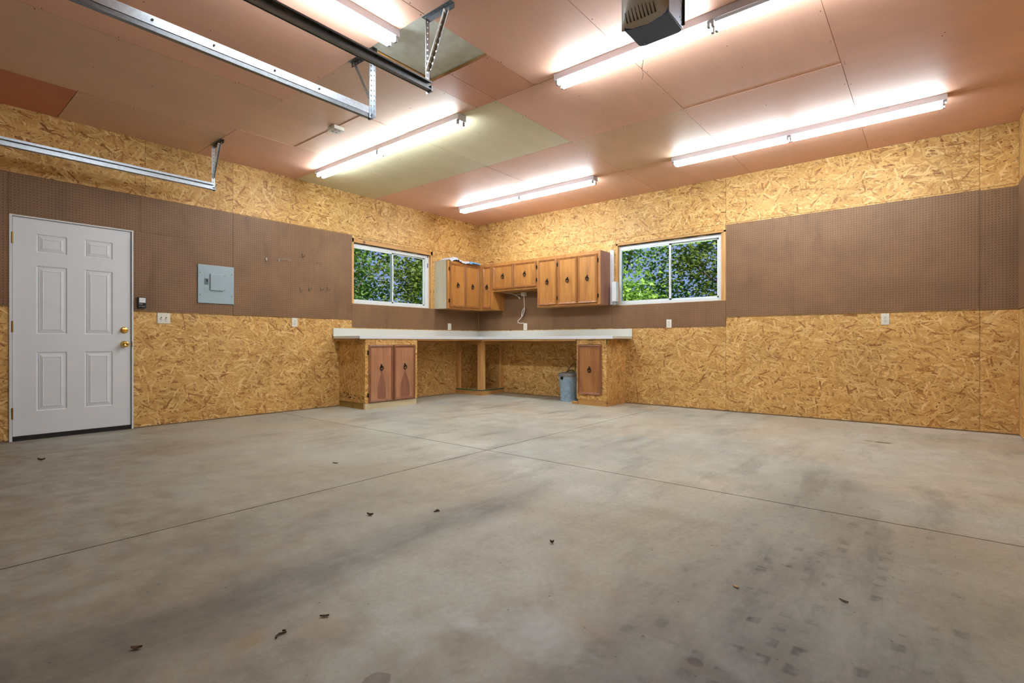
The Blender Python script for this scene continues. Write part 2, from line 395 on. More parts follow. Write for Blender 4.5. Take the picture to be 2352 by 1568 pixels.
def tube_mat():
    t = NT('lit_fluorescent_tube'); t.base((.9, .9, .9, 1))
    t.bsdf.inputs['Emission Color'].default_value = (.83, .945, 1.0, 1); t.bsdf.inputs['Emission Strength'].default_value = TUBE_STRENGTH
    return t.m
M['tube'] = tube_mat()
def glass_mat():
    t = NT('window_glass'); tr = t.n('ShaderNodeBsdfTransparent'); gl = t.n('ShaderNodeBsdfGlossy'); gl.inputs['Roughness'].default_value = .02
    gl.inputs['Color'].default_value = (.20, .50, .09, 1)   # low-emissivity coating mirrors green
    bp = t.n('ShaderNodeBump'); bp.inputs['Strength'].default_value = .12; bp.inputs['Distance'].default_value = .01
    t.l(t.noise(t.pos(), 2.2, 0), bp.inputs['Height']); t.l(bp.outputs[0], gl.inputs['Normal'])
    fr = t.n('ShaderNodeFresnel'); fr.inputs[0].default_value = 1.35; mx = t.n('ShaderNodeMixShader')
    tr.inputs[0].default_value = (.95, .97, .96, 1)
    t.l(fr.outputs[0], mx.inputs[0]); t.l(tr.outputs[0], mx.inputs[1]); t.l(gl.outputs[0], mx.inputs[2]); t.l(mx.outputs[0], t.out.inputs[0])
    return t.m
M['glass'] = glass_mat()
def leaf_mat(name, a, b):
    t = NT(name); n = t.noise(t.pos(), 3.0, 3); w = t.n('ShaderNodeTexWhiteNoise'); t.l(t.vmath('SNAP', t.pos(), (.11, .11, .11)), w.inputs['Vector'])
    f = t.math('ADD', t.math('MULTIPLY', n, .6), t.math('MULTIPLY', w.outputs['Value'], .45))
    col = t.ramp(f, [(.2, a), (.8, b)]); t.base(col); t.set(.5, 0, .4)
    tl = t.n('ShaderNodeBsdfTranslucent'); t.l(col, tl.inputs[0]); mx = t.n('ShaderNodeMixShader'); mx.inputs[0].default_value = .5
    t.l(t.bsdf.outputs[0], mx.inputs[1]); t.l(tl.outputs[0], mx.inputs[2]); t.l(mx.outputs[0], t.out.inputs[0])
    return t.m
M['leaf1'] = leaf_mat('maple_leaves', c8(58, 96, 38), c8(130, 166, 84)); M['leaf2'] = leaf_mat('olive_leaves', c8(70, 92, 36), c8(140, 154, 78))
M['leaf3'] = leaf_mat('fresh_leaves', c8(84, 136, 48), c8(176, 204, 96))

# ================================================================== THE SETTING
T = .14                     # wall thickness behind the boards
# --- floor: four slabs parted by sawn control joints
fl = thing('floor', 'grey stained concrete garage floor with crossing control joints', 'floor', kind='structure')
JX, JY, G = 3.577, -3.745, .0045
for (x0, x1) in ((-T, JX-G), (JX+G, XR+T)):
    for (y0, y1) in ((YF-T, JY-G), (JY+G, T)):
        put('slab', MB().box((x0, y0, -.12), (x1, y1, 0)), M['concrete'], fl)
put('joint_bed', MB().box((-T, YF-T, -.125), (XR+T, T, -.03)), M['rubber'], fl)

# --- structural wall cores with openings (thing > part), boards added as pieces
def core(name, label, boxes):
    w = thing(name, label, 'wall', kind='structure'); mb = MB()
    for a, b in boxes: mb.box(a, b)
    put('wall_core', mb, M['siding'], w); return w
OT = .012                   # OSB thickness; its face is the wall plane (x = 0 or y = 0)
W1 = (-2.676, -1.135, 1.462, 2.405)      # window 1 opening  y0,y1,z0,z1 (left wall)
W2 = (2.80, 4.385, 1.452, 2.368)         # window 2 opening  x0,x1,z0,z1 (back wall)
D1 = (-6.229, -5.295, 0.0, 2.067)        # door opening
def left_boxes(x0, x1):
    return [((x0, YF-T, 0), (x1, D1[0], H)), ((x0, D1[0], D1[3]), (x1, D1[1], H)), ((x0, D1[1], 0), (x1, W1[0], H)),
            ((x0, W1[0], 0), (x1, W1[1], W1[2])), ((x0, W1[0], W1[3]), (x1, W1[1], H)), ((x0, W1[1], 0), (x1, T, H))]
wl = core('wall_left', 'left garage wall of OSB boards with a band of brown pegboard', left_boxes(-T, -OT))
wb = core('wall_back', 'back garage wall of OSB boards and brown pegboard, right of the corner',
          [((-OT, OT, 0), (W2[0], T, H)), ((W2[0], OT, 0), (W2[1], T, W2[2])), ((W2[0], OT, W2[3]), (W2[1], T, H)), ((W2[1], OT, 0), (XR+T, T, H))])
wr = core('wall_right', 'right garage wall, a sliver of OSB at the right picture edge', [((XR+OT, YF-T, 0), (XR+T, OT, H))])
wf = core('wall_front', 'front garage wall behind the viewer with two overhead doors',
          [((-OT, YF-T, 0), (.45, YF-OT, H)), ((.45, YF-T, 2.3), (3.28, YF-OT, H)), ((3.28, YF-T, 0), (3.92, YF-OT, H)), ((3.92, YF-T, 2.3), (6.72, YF-OT, H)), ((6.72, YF-T, 0), (XR+OT, YF-OT, H))])
g = .0015
def lpan(y0, y1, z0, z1, mat='osb', th=OT, x=0.0, name='osb_panel', par=None):
    return put(name, MB().box((x-th, y0+g, z0+g), (x, y1-g, z1-g)), M[mat], par or wl)
def bpan(x0, x1, z0, z1, mat='osb', th=OT, y=0.0, name='osb_panel', par=None):
    return put(name, MB().box((x0+g, y, z0+g), (x1-g, y+th, z1-g)), M[mat], par or wb)
Z1, Z2 = 1.222, 2.445
# left wall OSB: low row, behind-peg row, top row
for a, b in ((YF, D1[0]), (D1[1], -2.865), (-2.865, 0)): lpan(a, b, .012, Z1)
for a, b in ((YF, -6.745), (-6.745, D1[0])): lpan(a, b, Z1, Z2)
lpan(D1[0], D1[1], D1[3], Z2)
for a, b in ((D1[1], -4.306), (-4.306, W1[0])): lpan(a, b, Z1, Z2)
lpan(W1[0], W1[1], Z1, W1[2]); lpan(W1[0], W1[1], W1[3], Z2); lpan(W1[1], 0, Z1, Z2)
for a, b in ((YF, -6.745), (-6.745, -5.19), (-5.19, -4.306), (-4.306, -1.87), (-1.87, 0)): lpan(a, b, Z2, H)
# back wall OSB
for a, b in ((0, 1.95), (1.95, 4.39), (4.39, 6.837), (6.837, XR)):
    bpan(a, b, .012, Z1)
    if b != 4.39: bpan(a, b, Z1, Z2)
bpan(1.95, W2[0], Z1, Z2); bpan(W2[0], W2[1], Z1, W2[2]); bpan(W2[0], W2[1], W2[3], Z2)
for a, b in ((0, 2.79), (2.79, 4.39), (4.39, 6.837), (6.837, XR)): bpan(a, b, Z2, H)
# right and front wall boards
for a, b in ((YF, -4.9), (-4.9, -2.44), (-2.44, 0)):
    for z0, z1 in ((.012, Z1), (Z1, Z2), (Z2, H)):
        put('osb_panel', MB().box((XR, a+g, z0+g), (XR+OT, b-g, z1-g)), M['osb'], wr)
for a, b, z0, z1 in ((0, .45, .012, H), (.45, 3.28, 2.3, H), (3.28, 3.92, .012, H), (3.92, 6.72, 2.3, H), (6.72, XR, .012, H)):
    put('osb_panel', MB().box((a+g, YF-OT, z0+g), (b-g, YF, z1-g)), M['osb'], wf)
# pegboard sheets (hardboard, 6 mm proud of the OSB)
PT = .006
def lpeg(y0, y1, z0, z1): return put('pegboard_panel', MB().box((0, y0+g, z0+g), (PT, y1-g, z1-g)), M['peg'], wl)
def bpeg(x0, x1, z0, z1): return put('pegboard_panel', MB().box((x0+g, -PT, z0+g), (x1-g, 0, z1-g)), M['peg'], wb)
lpeg(YF, D1[0]-.002, Z1+.01, Z2); lpeg(D1[0]-.002, -5.236, D1[3]+.004, Z2); lpeg(-5.236, -4.306, 2.07, Z2)
lpeg(D1[1]+.004, -4.306, 1.230, 2.07); lpeg(-4.306, -2.683, 1.226, Z2-.004)
lpeg(-2.683, -.02, 1.112, W1[2]-.004)
bpeg(.0, W2[0]-.06, 1.112, W2[2]+.30); bpeg(W2[0]-.06, 4.390, 1.106, W2[2]-.004)
bpeg(4.392, 6.837, 1.231, 2.43); bpeg(6.837, XR-.002, 1.226, 2.42)
put('pegboard_panel', MB().box((XR-PT, -2.4, 1.224), (XR, -.008, 2.43)), M['peg'], wr)
# screw heads in the boards (too small to pick apart)
def screws(par, pts, nrm, name='screw_heads'):
    mb = MB()
    for p in pts: mb.cyl(Vector(p), Vector(p)+Vector(nrm)*.0012, .0042, n=6, smooth=False)
    o = put(name, mb, M['screw'], par); o['kind'] = 'stuff'; return o
R_ = random.Random(3)
pl = []
for y in [-7.0+.406*i for i in range(17)]:
    for z in (.05, .42, .80, 1.17, 2.52, 2.75, 3.0):
        if D1[0]-.02 < y < D1[1]+.02 and z < D1[3]: continue
        pl.append((0, y+R_.uniform(-.01, .01), z+R_.uniform(-.03, .03)))
screws(wl, pl, (1, 0, 0))
pb = [(x+R_.uniform(-.01, .01), 0, z+R_.uniform(-.03, .03)) for x in [.2+.406*i for i in range(17)] for z in (.05, .42, .80, 2.52, 2.75, 3.0)]
screws(wb, pb, (0, -1, 0))

# --- ceiling: deck plus lauan sheets
ce = thing('ceiling', 'ceiling of reddish lauan plywood sheets in uneven tints', 'ceiling', kind='structure')
HX0, HX1, HY0, HY1 = 3.285, 3.892, -4.705, -4.092        # open hatch
cm = MB()
for a, b in (((-T, YF-T), (HX0-.03, T)), ((HX1, YF-T), (XR+T, T)), ((HX0-.03, YF-T), (HX1, HY0)), ((HX0-.03, HY1), (HX1, T))):
    cm.box((a[0], a[1], H+.006), (b[0], b[1], H+.12))
cm.box((HX0-.1, HY0-.1, H+.121), (HX1+.1, HY1+.1, H+.2))
put('ceiling_deck', cm, M['lumber_y'], ce)
YA, YB, YC, YD = -1.105, -2.29, -3.512, -4.70
P_ = [(0, 1.03, YA, 0, 'ply'), (1.03, 2.25, YA, 0, 'ply'), (2.25, 3.46, YA, 0, 'ply'), (3.46, 4.69, YA, 0, 'ply'), (4.69, 5.925, YA, 0, 'ply_x'), (5.925, XR, YA, 0, 'ply_x'),
      (0, 1.03, YB, YA, 'ply'), (1.03, 2.25, YB, YA, 'ply'), (2.25, 3.46, YB, YA, 'ply'), (3.46, 4.69, YB, YA, 'ply_tan'), (4.69, 5.925, YB, YA, 'ply_x'), (5.925, XR, YB, YA, 'ply_x'),
      (0, 1.01, YC, YB, 'ply_green'), (1.01, 2.27, YC, YB, 'ply_green'), (2.27, 3.475, YC, YB, 'ply_green'), (3.475, 4.70, YC, YB, 'ply'), (4.70, 5.925, YC, YB, 'ply'), (5.925, XR, YC, YB, 'ply_x'),
      (0, 1.06, YD, YC, 'ply'), (1.06, 2.29, YD, -4.095, 'ply_tan'), (1.06, 2.29, -4.095, YC, 'ply_tan'), (2.29, 3.235, YD, YC, 'ply_tan'),
      (3.235, 3.485, HY1, YC, 'ply_orange'), (3.485, 3.895, HY1, YC, 'ply_orange'), (3.895, 4.70, YD-.6, YC, 'ply'), (4.70, 5.925, YD-.6, YC, 'ply'), (5.925, XR, YD-.6, YC, 'ply'),
      (0, .815, -5.898, YD, 'ply_tan'), (0, .815, YF, -5.898, 'ply_red'), (.815, 2.025, -7.12, YD, 'ply_tan'), (2.025, 3.235, -7.12, YD, 'ply'),
      (.815, 3.235, YF, -7.12, 'ply'), (3.268, 3.895, YF, HY0, 'ply'), (3.895, 5.3, YF, YD-.6, 'ply'), (5.3, XR, YF, YD-.6, 'ply')]
for (x0, x1, y0, y1, m) in P_:
    # sheets sag a hair differently, so the butt joints read as real edges
    d = R_.uniform(0, .004)
    put('ceiling_panel', MB().box((x0+.002, y0+.002, H-d), (x1-.002, y1-.002, H+.0055)), M[m], ce)
put('hatch_board', MB().box((HX0-.004, HY0-.02, H+.020), (HX1, HY1+.01, H+.045)), M['foil'], ce)
put('hatch_joist', MB().box((3.238, HY0-.02, H+.004), (3.275, HY1, H+.019)), M['lumber_y'], ce)
cs = []
for (x0, x1, y0, y1, m) in P_:
    nx = max(1, round((x1-x0)/.6)); ny = max(1, round((y1-y0)/.41))
    for i in range(nx+1):
        for j in range(ny+1):
            if R_.random() < .25: continue
            cs.append((min(max(x0+(x1-x0)*i/nx+R_.uniform(-.01, .01), x0+.02), x1-.02), min(max(y0+(y1-y0)*j/ny+R_.uniform(-.02, .02), y0+.02), y1-.02), H-.006))
screws(ce, cs, (0, 0, 1))

# --- windows
def window(name, label, left, op, sash_mid):
    a0, a1, z0, z1 = op
    w = thing(name, label, 'window', kind='structure')
    # B(a, d, z): a along the wall, d into the room (+) or out (-)
    P = (lambda a, d, z: (d, a, z)) if left else (lambda a, d, z: (a, -d, z))
    bx = lambda mb, a, b: mb.box(P(*a), P(*b))
    F0, F1 = -.115, -.055                      # frame depth range
    lj, rj, hd = (.029, .075, .055) if left else (.026, .060, .022)
    # rough lumber lining of the opening (jamb studs and header)
    for nm, q in (('jamb_stud', ((a0, -.13, z0), (a0+lj, -.004, z1))), ('jamb_stud', ((a1-rj*.42, -.13, z0), (a1, -.004, z1))),
                  ('header_board', ((a0, -.13, z1-hd), (a1, -.004, z1)))):
        put(nm, bx(MB(), *q), M['lumber' if nm == 'jamb_stud' else ('lumber_y' if left else 'lumber_x')], w)
    fa0, fa1, fz0, fz1 = a0+lj, (a1-.072 if left else a1-.060), z0, z1-hd-.012
    fw = .045
    # white house wrap and blue printed tape folded into the gap beside the frame
    if left:
        put('house_wrap', bx(MB(), (fa1, -.125, z0), (a1-rj*.42, -.062, fz1)), M['tyvek'], w)
        for q0, q1 in ((.72, .80), (.90, .97)):
            put('wrap_tape', bx(MB(), (fa1+.004, -.062, z0+(z1-z0)*q0), (fa1+.02, -.0595, z0+(z1-z0)*q1)), M['bluewrap'], w)
    else:
        put('house_wrap', bx(MB(), (a0+.004, -.125, z0), (fa0, -.062, fz1)), M['tyvek'], w)
        put('jamb_stud', bx(MB(), (fa1, -.13, z0), (a1-rj*.42, -.02, z1)), M['lumber'], w)
    n = 9
    for i in range(n):
        b0 = fa0+(fa1-fa0)*(i+.05)/n
        put('wrap_tape', bx(MB(), (b0, -.10, fz1), (b0+(fa1-fa0)*.6/n, -.06, fz1+.010)), M['bluewrap'] if i % 2 == 0 or i < 4 else M['tyvek'], w)
    for nm, q in (('frame_side', ((fa0, F0, fz0), (fa0+fw*.7, F1, fz1))), ('frame_side', ((fa1-fw, F0, fz0), (fa1, F1, fz1))),
                  ('frame_head', ((fa0+fw*.7, F0, fz1-fw), (fa1-fw, F1, fz1))), ('frame_sill', ((fa0+fw*.7, F0, fz0), (fa1-fw, F1, fz0+fw)))):
        put(nm, bx(MB(), *q), M['vinyl'], w, .004)
    i0, i1, j0, j1 = fa0+fw*.7, fa1-fw, fz0+fw, fz1-fw
    for k, (s0, s1, dp) in enumerate(((i0, sash_mid+.016, -.078), (sash_mid-.022, i1, -.098))):
        sw = .026
        mb = MB()
        bx(mb, (s0, dp, j0), (s0+(sw if k else .006), dp+.018, j1)); bx(mb, (s1-sw, dp, j0), (s1, dp+.018, j1))
        bx(mb, (s0, dp, j1-sw*.7), (s1, dp+.018, j1)); bx(mb, (s0, dp, j0), (s1, dp+.018, j0+sw*.8))
        sash = put('sash', mb, M['vinyl'], w)
        put('pane', bx(MB(), (s0+.004, dp+.007, j0+.004), (s1-.004, dp+.010, j1-.004)), M['glass'], sash)
    put('latch_rail', bx(MB(), (sash_mid-.004, -.060, j0+(j1-j0)*.24), (sash_mid+.012, -.048, j0+(j1-j0)*.75)), M['vinyl'], w, .003)
    return w
window('window_1', 'white sliding window in the left wall beside the corner cabinets', True, W1, -1.915)
window('window_2', 'white sliding window in the back wall right of the cabinets', False, W2, 3.61)

# --- entry door in the left wall
d1 = thing('door_1', 'white six-panel entry door with brass knob and deadbolt', 'door', (0, -5.76, 0), kind='structure')
jt = .022
put('jamb', MB().box((-.12, D1[0], 0), (.010, D1[0]+jt, D1[3])), M['jamb'], d1, .002)
put('jamb', MB().box((-.12, D1[1]-.016, 0), (.010, D1[1], D1[3])), M['jamb'], d1, .002)
put('head_jamb', MB().box((-.12, D1[0]+jt, D1[3]-.014), (.010, D1[1]-.016, D1[3])), M['jamb'], d1, .002)
SY0, SY1, SZ0, SZ1 = D1[0]+jt+.004, D1[1]-.016-.006, .045, D1[3]-.018
put('door_gap', MB().box((-.10, D1[0]+jt, .0), (-.06, D1[1]-.016, D1[3]-.014)), M['rubber'], d1)
put('threshold', MB().box((-.06, D1[0]+jt, 0), (-.004, D1[1]-.016, .040)), M['rubber'], d1)
cols = ((-6.043, -5.824), (-5.690, -5.468)); rows = ((1.743, 1.914), (.982, 1.617), (.262, .810))
# slab face with real panel openings: stiles, rails, and the six raised fields set in
slab = MB(); ys = [SY0, cols[0][0], cols[0][1], cols[1][0], cols[1][1], SY1]; zs = [SZ0, rows[2][0], rows[2][1], rows[1][0], rows[1][1], rows[0][0], rows[0][1], SZ1]
FX = -.004
for i in range(5):
    for j in range(7):
        if i in (1, 3) and j in (1, 3, 5): continue
        slab.add([(FX, ys[i], zs[j]), (FX, ys[i+1], zs[j]), (FX, ys[i+1], zs[j+1]), (FX, ys[i], zs[j+1])], [(0, 1, 2, 3)])
slab.add([(FX, SY0, SZ0), (FX, SY1, SZ0), (FX, SY1, SZ1), (FX, SY0, SZ1), (FX-.04, SY0, SZ0), (FX-.04, SY1, SZ0), (FX-.04, SY1, SZ1), (FX-.04, SY0, SZ1)],
         [(4, 7, 6, 5), (0, 4, 5, 1), (1, 5, 6, 2), (2, 6, 7, 3), (3, 7, 4, 0)])
slab_o = put('door_slab', slab, M['white'], d1)
for (y0, y1) in cols:
    for (z0, z1) in rows:
        mb = MB(); prof = ((0, 0), (.008, -.007), (.014, -.007), (.018, -.003), (.022, -.004), (.046, .002), (.049, -.0005))
        for k in range(len(prof)-1):
            (i0, e0), (i1, e1) = prof[k], prof[k+1]
            A = [(FX+e0, y0+i0, z0+i0), (FX+e0, y1-i0, z0+i0), (FX+e0, y1-i0, z1-i0), (FX+e0, y0+i0, z1-i0)]
            B = [(FX+e1, y0+i1, z0+i1), (FX+e1, y1-i1, z0+i1), (FX+e1, y1-i1, z1-i1), (FX+e1, y0+i1, z1-i1)]
            mb.add(A+B, [(q, (q+1) % 4, 4+(q+1) % 4, 4+q) for q in range(4)])
        i1, e1 = prof[-1]; mb.add([(FX+e1, y0+i1, z0+i1), (FX+e1, y1-i1, z0+i1), (FX+e1, y1-i1, z1-i1), (FX+e1, y0+i1, z1-i1)], [(0, 1, 2, 3)])
        o = obj('raised_panel', mb, M['white'], slab_o); o.matrix_parent_inverse = Matrix.Identity(4)
for z in (1.854, 1.045, .255):
    h = put('hinge', MB().box((-.004, SY0-.012, z-.052), (.004, SY0+.003, z+.052)).cyl((.008, SY0-.006, z-.052), (.008, SY0-.006, z+.052), .006, n=10), M['hinge'], d1)
KY = -5.372
put('deadbolt', MB().lathe([(0, 0), (.034, 0), (.034, .006), (.028, .012), (0, .012)], (FX, KY, 1.028), 24, 'x').box((FX+.01, KY-.026, 1.022), (FX+.032, KY+.026, 1.034)), M['brass'], d1)
put('door_knob', MB().lathe([(0, 0), (.034, 0), (.034, .005), (.016, .010), (.013, .03), (.020, .036), (.029, .048), (.030, .058), (.024, .068), (.012, .071), (.011, .066), (0, .066)], (FX, KY, .883), 28, 'x'), M['brass'], d1)
put('strike_plate', MB().box((.009, D1[1]-.016, .853), (.0115, D1[1]-.009, .913)), M['hinge'], d1)

# --- overhead garage doors behind the viewer
for nm, x0, x1, lb in (('door_2', .45, 3.28, 'brown sectional overhead door behind the viewer, further from the right wall'), ('door_3', 3.92, 6.72, 'brown sectional overhead door behind the viewer, nearer the right wall')):
    dd = thing(nm, lb, 'garage door', ((x0+x1)/2, YF-.06, 0), kind='structure')
    for k in range(4): put('door_section', MB().box((x0+.01, YF-.08, .005+k*.575), (x1-.01, YF-.035, .005+k*.575+.57)), M['garagedoor'], dd, .004)

# ================================================================== OUTDOORS
lawn = obj('lawn', MB().box((-40, T, -.3), (40, 40, -.14)).box((-40, -40, -.3), (-T-.001, T, -.14)), M['grass'])
tag(lawn, 'green lawn outside beyond the windows', 'lawn', kind='structure')
def tree(name, label, base, height, rad, z0, leaf, nleaf, seed, size=.11, cat='tree'):
    r = random.Random(seed); b = Vector(base)
    t = thing(name, label, cat, base, group='trees outside the windows')
    tr = MB(); tr.cyl(b, b+Vector((0, 0, z0+.5)), .16, .11, 10)
    tips = []
    cz = (height+z0)/2; hz = (height-z0)/2
    for k in range(26):
        a = r.uniform(0, 2*PI); e = r.uniform(-.9, 1); q = math.sqrt(max(0, 1-e*e))*r.uniform(.55, .95)
        p = b+Vector((math.cos(a)*q*rad, math.sin(a)*q*rad, cz+e*hz*.9)); s = b+Vector((0, 0, z0+r.uniform(-.2, .6)))
        mid = (s+p)/2+Vector((r.uniform(-.2, .2), r.uniform(-.2, .2), .25))
        tr.tube([s, mid, p], .016, 5); tips.append(p)
        for _ in range(3): tips.append(p+Vector((r.gauss(0, .35), r.gauss(0, .35), r.gauss(0, .3))))
    put('trunk', tr, M['bark'], t)
    lf = MB(); shape = ((0, -.5), (.28, -.32), (.55, .0), (.25, .1), (0, .62), (-.25, .1), (-.55, .0), (-.28, -.32))
    for k in range(nleaf):
        c = tips[r.randrange(len(tips))]+Vector((r.gauss(0, .30), r.gauss(0, .30), r.gauss(0, .24)))
        if c.x > -.5 and c.y < .55: continue
        s = size*r.uniform(.6, 1.25)
        u = Vector((r.gauss(0, 1), r.gauss(0, 1), r.gauss(0, .5))).normalized(); w = u.cross(Vector((r.gauss(0, .6), r.gauss(0, .6), 1))).normalized()
        nn = u.cross(w)
        lf.add([c+u*(px*s)+w*(py*s)+nn*(abs(px)*.3*s) for px, py in shape], [(0, 1, 3, 4), (1, 2, 3), (4, 5, 7, 0), (5, 6, 7)])
    o = put('foliage', lf, M[leaf], t); o['kind'] = 'stuff'
    return t
TREES = [
 ('maple_tree', 'maple with bluish green crown seen in left pane of the left-wall window', (-7.4, 1.5, -.15), 6.6, 2.3, .9, 'leaf1', 13000, 1, .12),
 ('olive_green_tree', 'dense olive green tree seen in right pane of the left-wall window', (-5.4, 4.6, -.15), 6.0, 2.0, .8, 'leaf2', 15000, 2, .10),
 ('pale_leaved_tree', 'tree with yellow-green leaves at top of the left-wall window', (-2.9, -1.5, -.15), 4.6, 1.0, 2.6, 'leaf3', 1500, 3, .13),
 ('dark_maple_tree', 'dark green tree seen in left pane of the back-wall window', (-.5, 5.2, -.15), 6.6, 2.2, 1.0, 'leaf1', 16000, 4, .10),
 ('bright_shrub_tree', 'bright green bushy sapling low in the left pane of the back-wall window', (1.35, 2.6, -.15), 2.3, .85, .5, 'leaf3', 3600, 5, .10),
 ('broad_olive_tree', 'broad tree with sunlit olive crown in right pane of the back-wall window', (3.3, 7.4, -.15), 7.2, 2.6, .9, 'leaf2', 14000, 6, .11),
]
for a in TREES: tree(*a)

# ================================================================== CABINETS
def ring_pull(par, c, axis):
    """small backplate with a hanging twisted ring; c on the door face, axis = +x or -y out of it"""
    ox = Vector((1, 0, 0)) if axis == 'x' else Vector((0, -1, 0)); al = Vector((0, 1, 0)) if axis == 'x' else Vector((1, 0, 0))
    c = Vector(c); mb = MB()
    mb.tube([c+ox*.012+al*(.024*math.cos(a))+Vector((0, 0, .030*math.sin(a)-.012)) for a in [2*PI*i/18 for i in range(18)]], .0062, 6, True)
    mb.cyl(c, c+ox*.016, .013, .009, 10)
    mb.box(c+al*-.010+Vector((0, 0, .008)), c+al*.010+ox*.004+Vector((0, 0, .040)))
    mb.box(c+al*-.008+Vector((0, 0, -.050)), c+al*.008+ox*.003+Vector((0, 0, -.036)))
    return put('ring_pull', mb, M['iron'], par)
def cab_door(par, a0, a1, z0, z1, face, axis, mat, mould, pull_z=None, hinges=None, stain=None):
    """slab door with a raised moulded border; face = coordinate of carcass face"""
    P = (lambda a, d, z: (face+d, a, z)) if axis == 'x' else (lambda a, d, z: (a, face-d, z))
    mb = MB(); mb.box(P(a0, .001, z0), P(a1, .012, z1))
    d = put('cabinet_door', mb, M[mat], par)
    mo = MB(); prof = ((0, .012), (0, .019), (.010, .024), (.020, .018), (.026, .0185), (.034, .0125))
    for k in range(len(prof)-1):
        (i0, e0), (i1, e1) = prof[k], prof[k+1]
        A = [P(a0+i0, e0, z0+i0), P(a1-i0, e0, z0+i0), P(a1-i0, e0, z1-i0), P(a0+i0, e0, z1-i0)]
        B = [P(a0+i1, e1, z0+i1), P(a1-i1, e1, z0+i1), P(a1-i1, e1, z1-i1), P(a0+i1, e1, z1-i1)]
        mo.add(A+B, [(q, (q+1) % 4, 4+(q+1) % 4, 4+q) for q in range(4)])
    put('moulding', mo, M[mould], d)
    if pull_z is not None: ring_pull(d, P((a0+a1)/2, .012, pull_z), axis)
    if hinges:
        for hz in (z0+.10, z1-.10):
            ha = a0-.010 if hinges == 'lo' else a1+.010
            put('hinge', MB().box(P(ha-.007, 0, hz-.028), P(ha+.007, .010, hz+.028)), M['iron'], d)
    return d
UZ0, UZ1, UD = 1.455, 2.250, .31
# upper cabinet on the left wall
uc = thing('upper_cabinet', 'tall honey maple wall cabinet with pale side next to the left-wall window', 'cabinet', (UD/2, -.6, UZ0), 'upper cabinets')
put('side_panel', MB().box((PT, -1.098, UZ0), (UD-.02, -1.086, UZ1)), M['paleside'], uc)
put('carcass', MB().box((PT, -1.086, UZ0), (UD-.02, -.012, UZ1)), M['honey'], uc)
put('face_frame', MB().box((UD-.02, -1.098, UZ0), (UD, -UD-.0, UZ1)), M['honey'], uc)
cab_door(uc, -1.045, -.688, UZ0+.03, UZ1-.04, UD, 'x', 'honey', 'honey_dk', 1.86, 'lo'); cab_door(uc, -.680, -.345, UZ0+.03, UZ1-.04, UD, 'x', 'honey', 'honey_dk', 1.86)
# run on the back wall
uc = thing('upper_cabinet', 'narrow single-door honey maple wall cabinet in the corner', 'cabinet', (.46, -UD/2, UZ0), 'upper cabinets')
put('carcass', MB().box((UD+.001, -UD+.02, UZ0), (.612, -PT, UZ1)), M['honey'], uc)
put('face_frame', MB().box((UD+.001, -UD, UZ0), (.612, -UD+.02, UZ1)), M['honey'], uc)
cab_door(uc, .395, .590, UZ0+.03, UZ1-.045, -UD, 'y', 'honey', 'honey_dk', 1.86)
uc = thing('upper_cabinet', 'short two-door honey maple wall cabinet over the hanging cord', 'cabinet', (1.09, -UD/2, 1.765), 'upper cabinets')
put('carcass', MB().box((.614, -UD+.02, 1.765), (1.566, -PT, UZ1)), M['honey'], uc)
put('face_frame', MB().box((.614, -UD, 1.765), (1.566, -UD+.02, UZ1)), M['honey'], uc)
cab_door(uc, .630, 1.072, 1.80, UZ1-.045, -UD, 'y', 'honey', 'honey_dk', 2.02); cab_door(uc, 1.098, 1.545, 1.80, UZ1-.045, -UD, 'y', 'honey', 'honey_dk', 2.02, 'hi')
uc = thing('upper_cabinet', 'tall three-door honey maple wall cabinet left of the back-wall window', 'cabinet', (2.14, -UD/2, UZ0), 'upper cabinets')
put('carcass', MB().box((1.568, -UD+.02, UZ0), (2.700, -PT, UZ1)), M['honey'], uc)
put('side_panel', MB().box((2.7002, -UD+.02, UZ0), (2.712, -PT, UZ1)), M['walnut'], uc)
put('face_frame', MB().box((1.568, -UD, UZ0), (2.712, -UD+.02, UZ1)), M['honey'], uc)
cab_door(uc, 1.592, 1.945, UZ0+.03, UZ1-.045, -UD, 'y', 'honey', 'honey_dk', 1.86, 'hi'); cab_door(uc, 1.975, 2.320, UZ0+.03, UZ1-.045, -UD, 'y', 'honey', 'honey_dk', 1.86); cab_door(uc, 2.332, 2.665, UZ0+.03, UZ1-.045, -UD, 'y', 'honey', 'honey_dk', 1.86, 'hi')
fb = obj('filler_board', MB().box((2.715, -.022, UZ0+.01), (2.775, -PT, 2.285)), M['whitep'])
tag(fb, 'white upright filler strip between tall cabinet and back-wall window', 'trim board')

# base cabinet, left wall
BX = .622
bc = thing('base_cabinet', 'OSB base cabinet with two worn cherry doors below the left-wall window', 'cabinet', (BX/2, -2.44, 0), 'base cabinets')
put('side_panel', MB().box((0.001, -2.888, .082), (BX-.018, -2.875, .945)), M['osb_v'], bc)
put('side_panel', MB().box((0.001, -2.010, .082), (BX-.018, -1.997, .945)), M['osb_v'], bc)
put('bottom_board', MB().box((0.001, -2.875, .082), (BX-.018, -2.010, .098)), M['osb'], bc)
put('face_stile', MB().box((BX-.018, -2.888, .082), (BX, -2.832, .862)), M['osb_face'], bc)
put('face_stile', MB().box((BX-.018, -2.050, .082), (BX, -1.997, .862)), M['osb_face'], bc)
put('apron', MB().box((BX-.018, -2.888, .864), (BX+.004, -1.997, .945)), M['osb_face'], bc)
put('plinth', MB().box((BX-.038, -2.888, 0), (BX-.0, -2.012, .080)), M['lumber_pale'], bc)
put('plinth_side', MB().box((.001, -2.884, 0), (BX-.039, -2.846, .080)), M['treated'], bc)
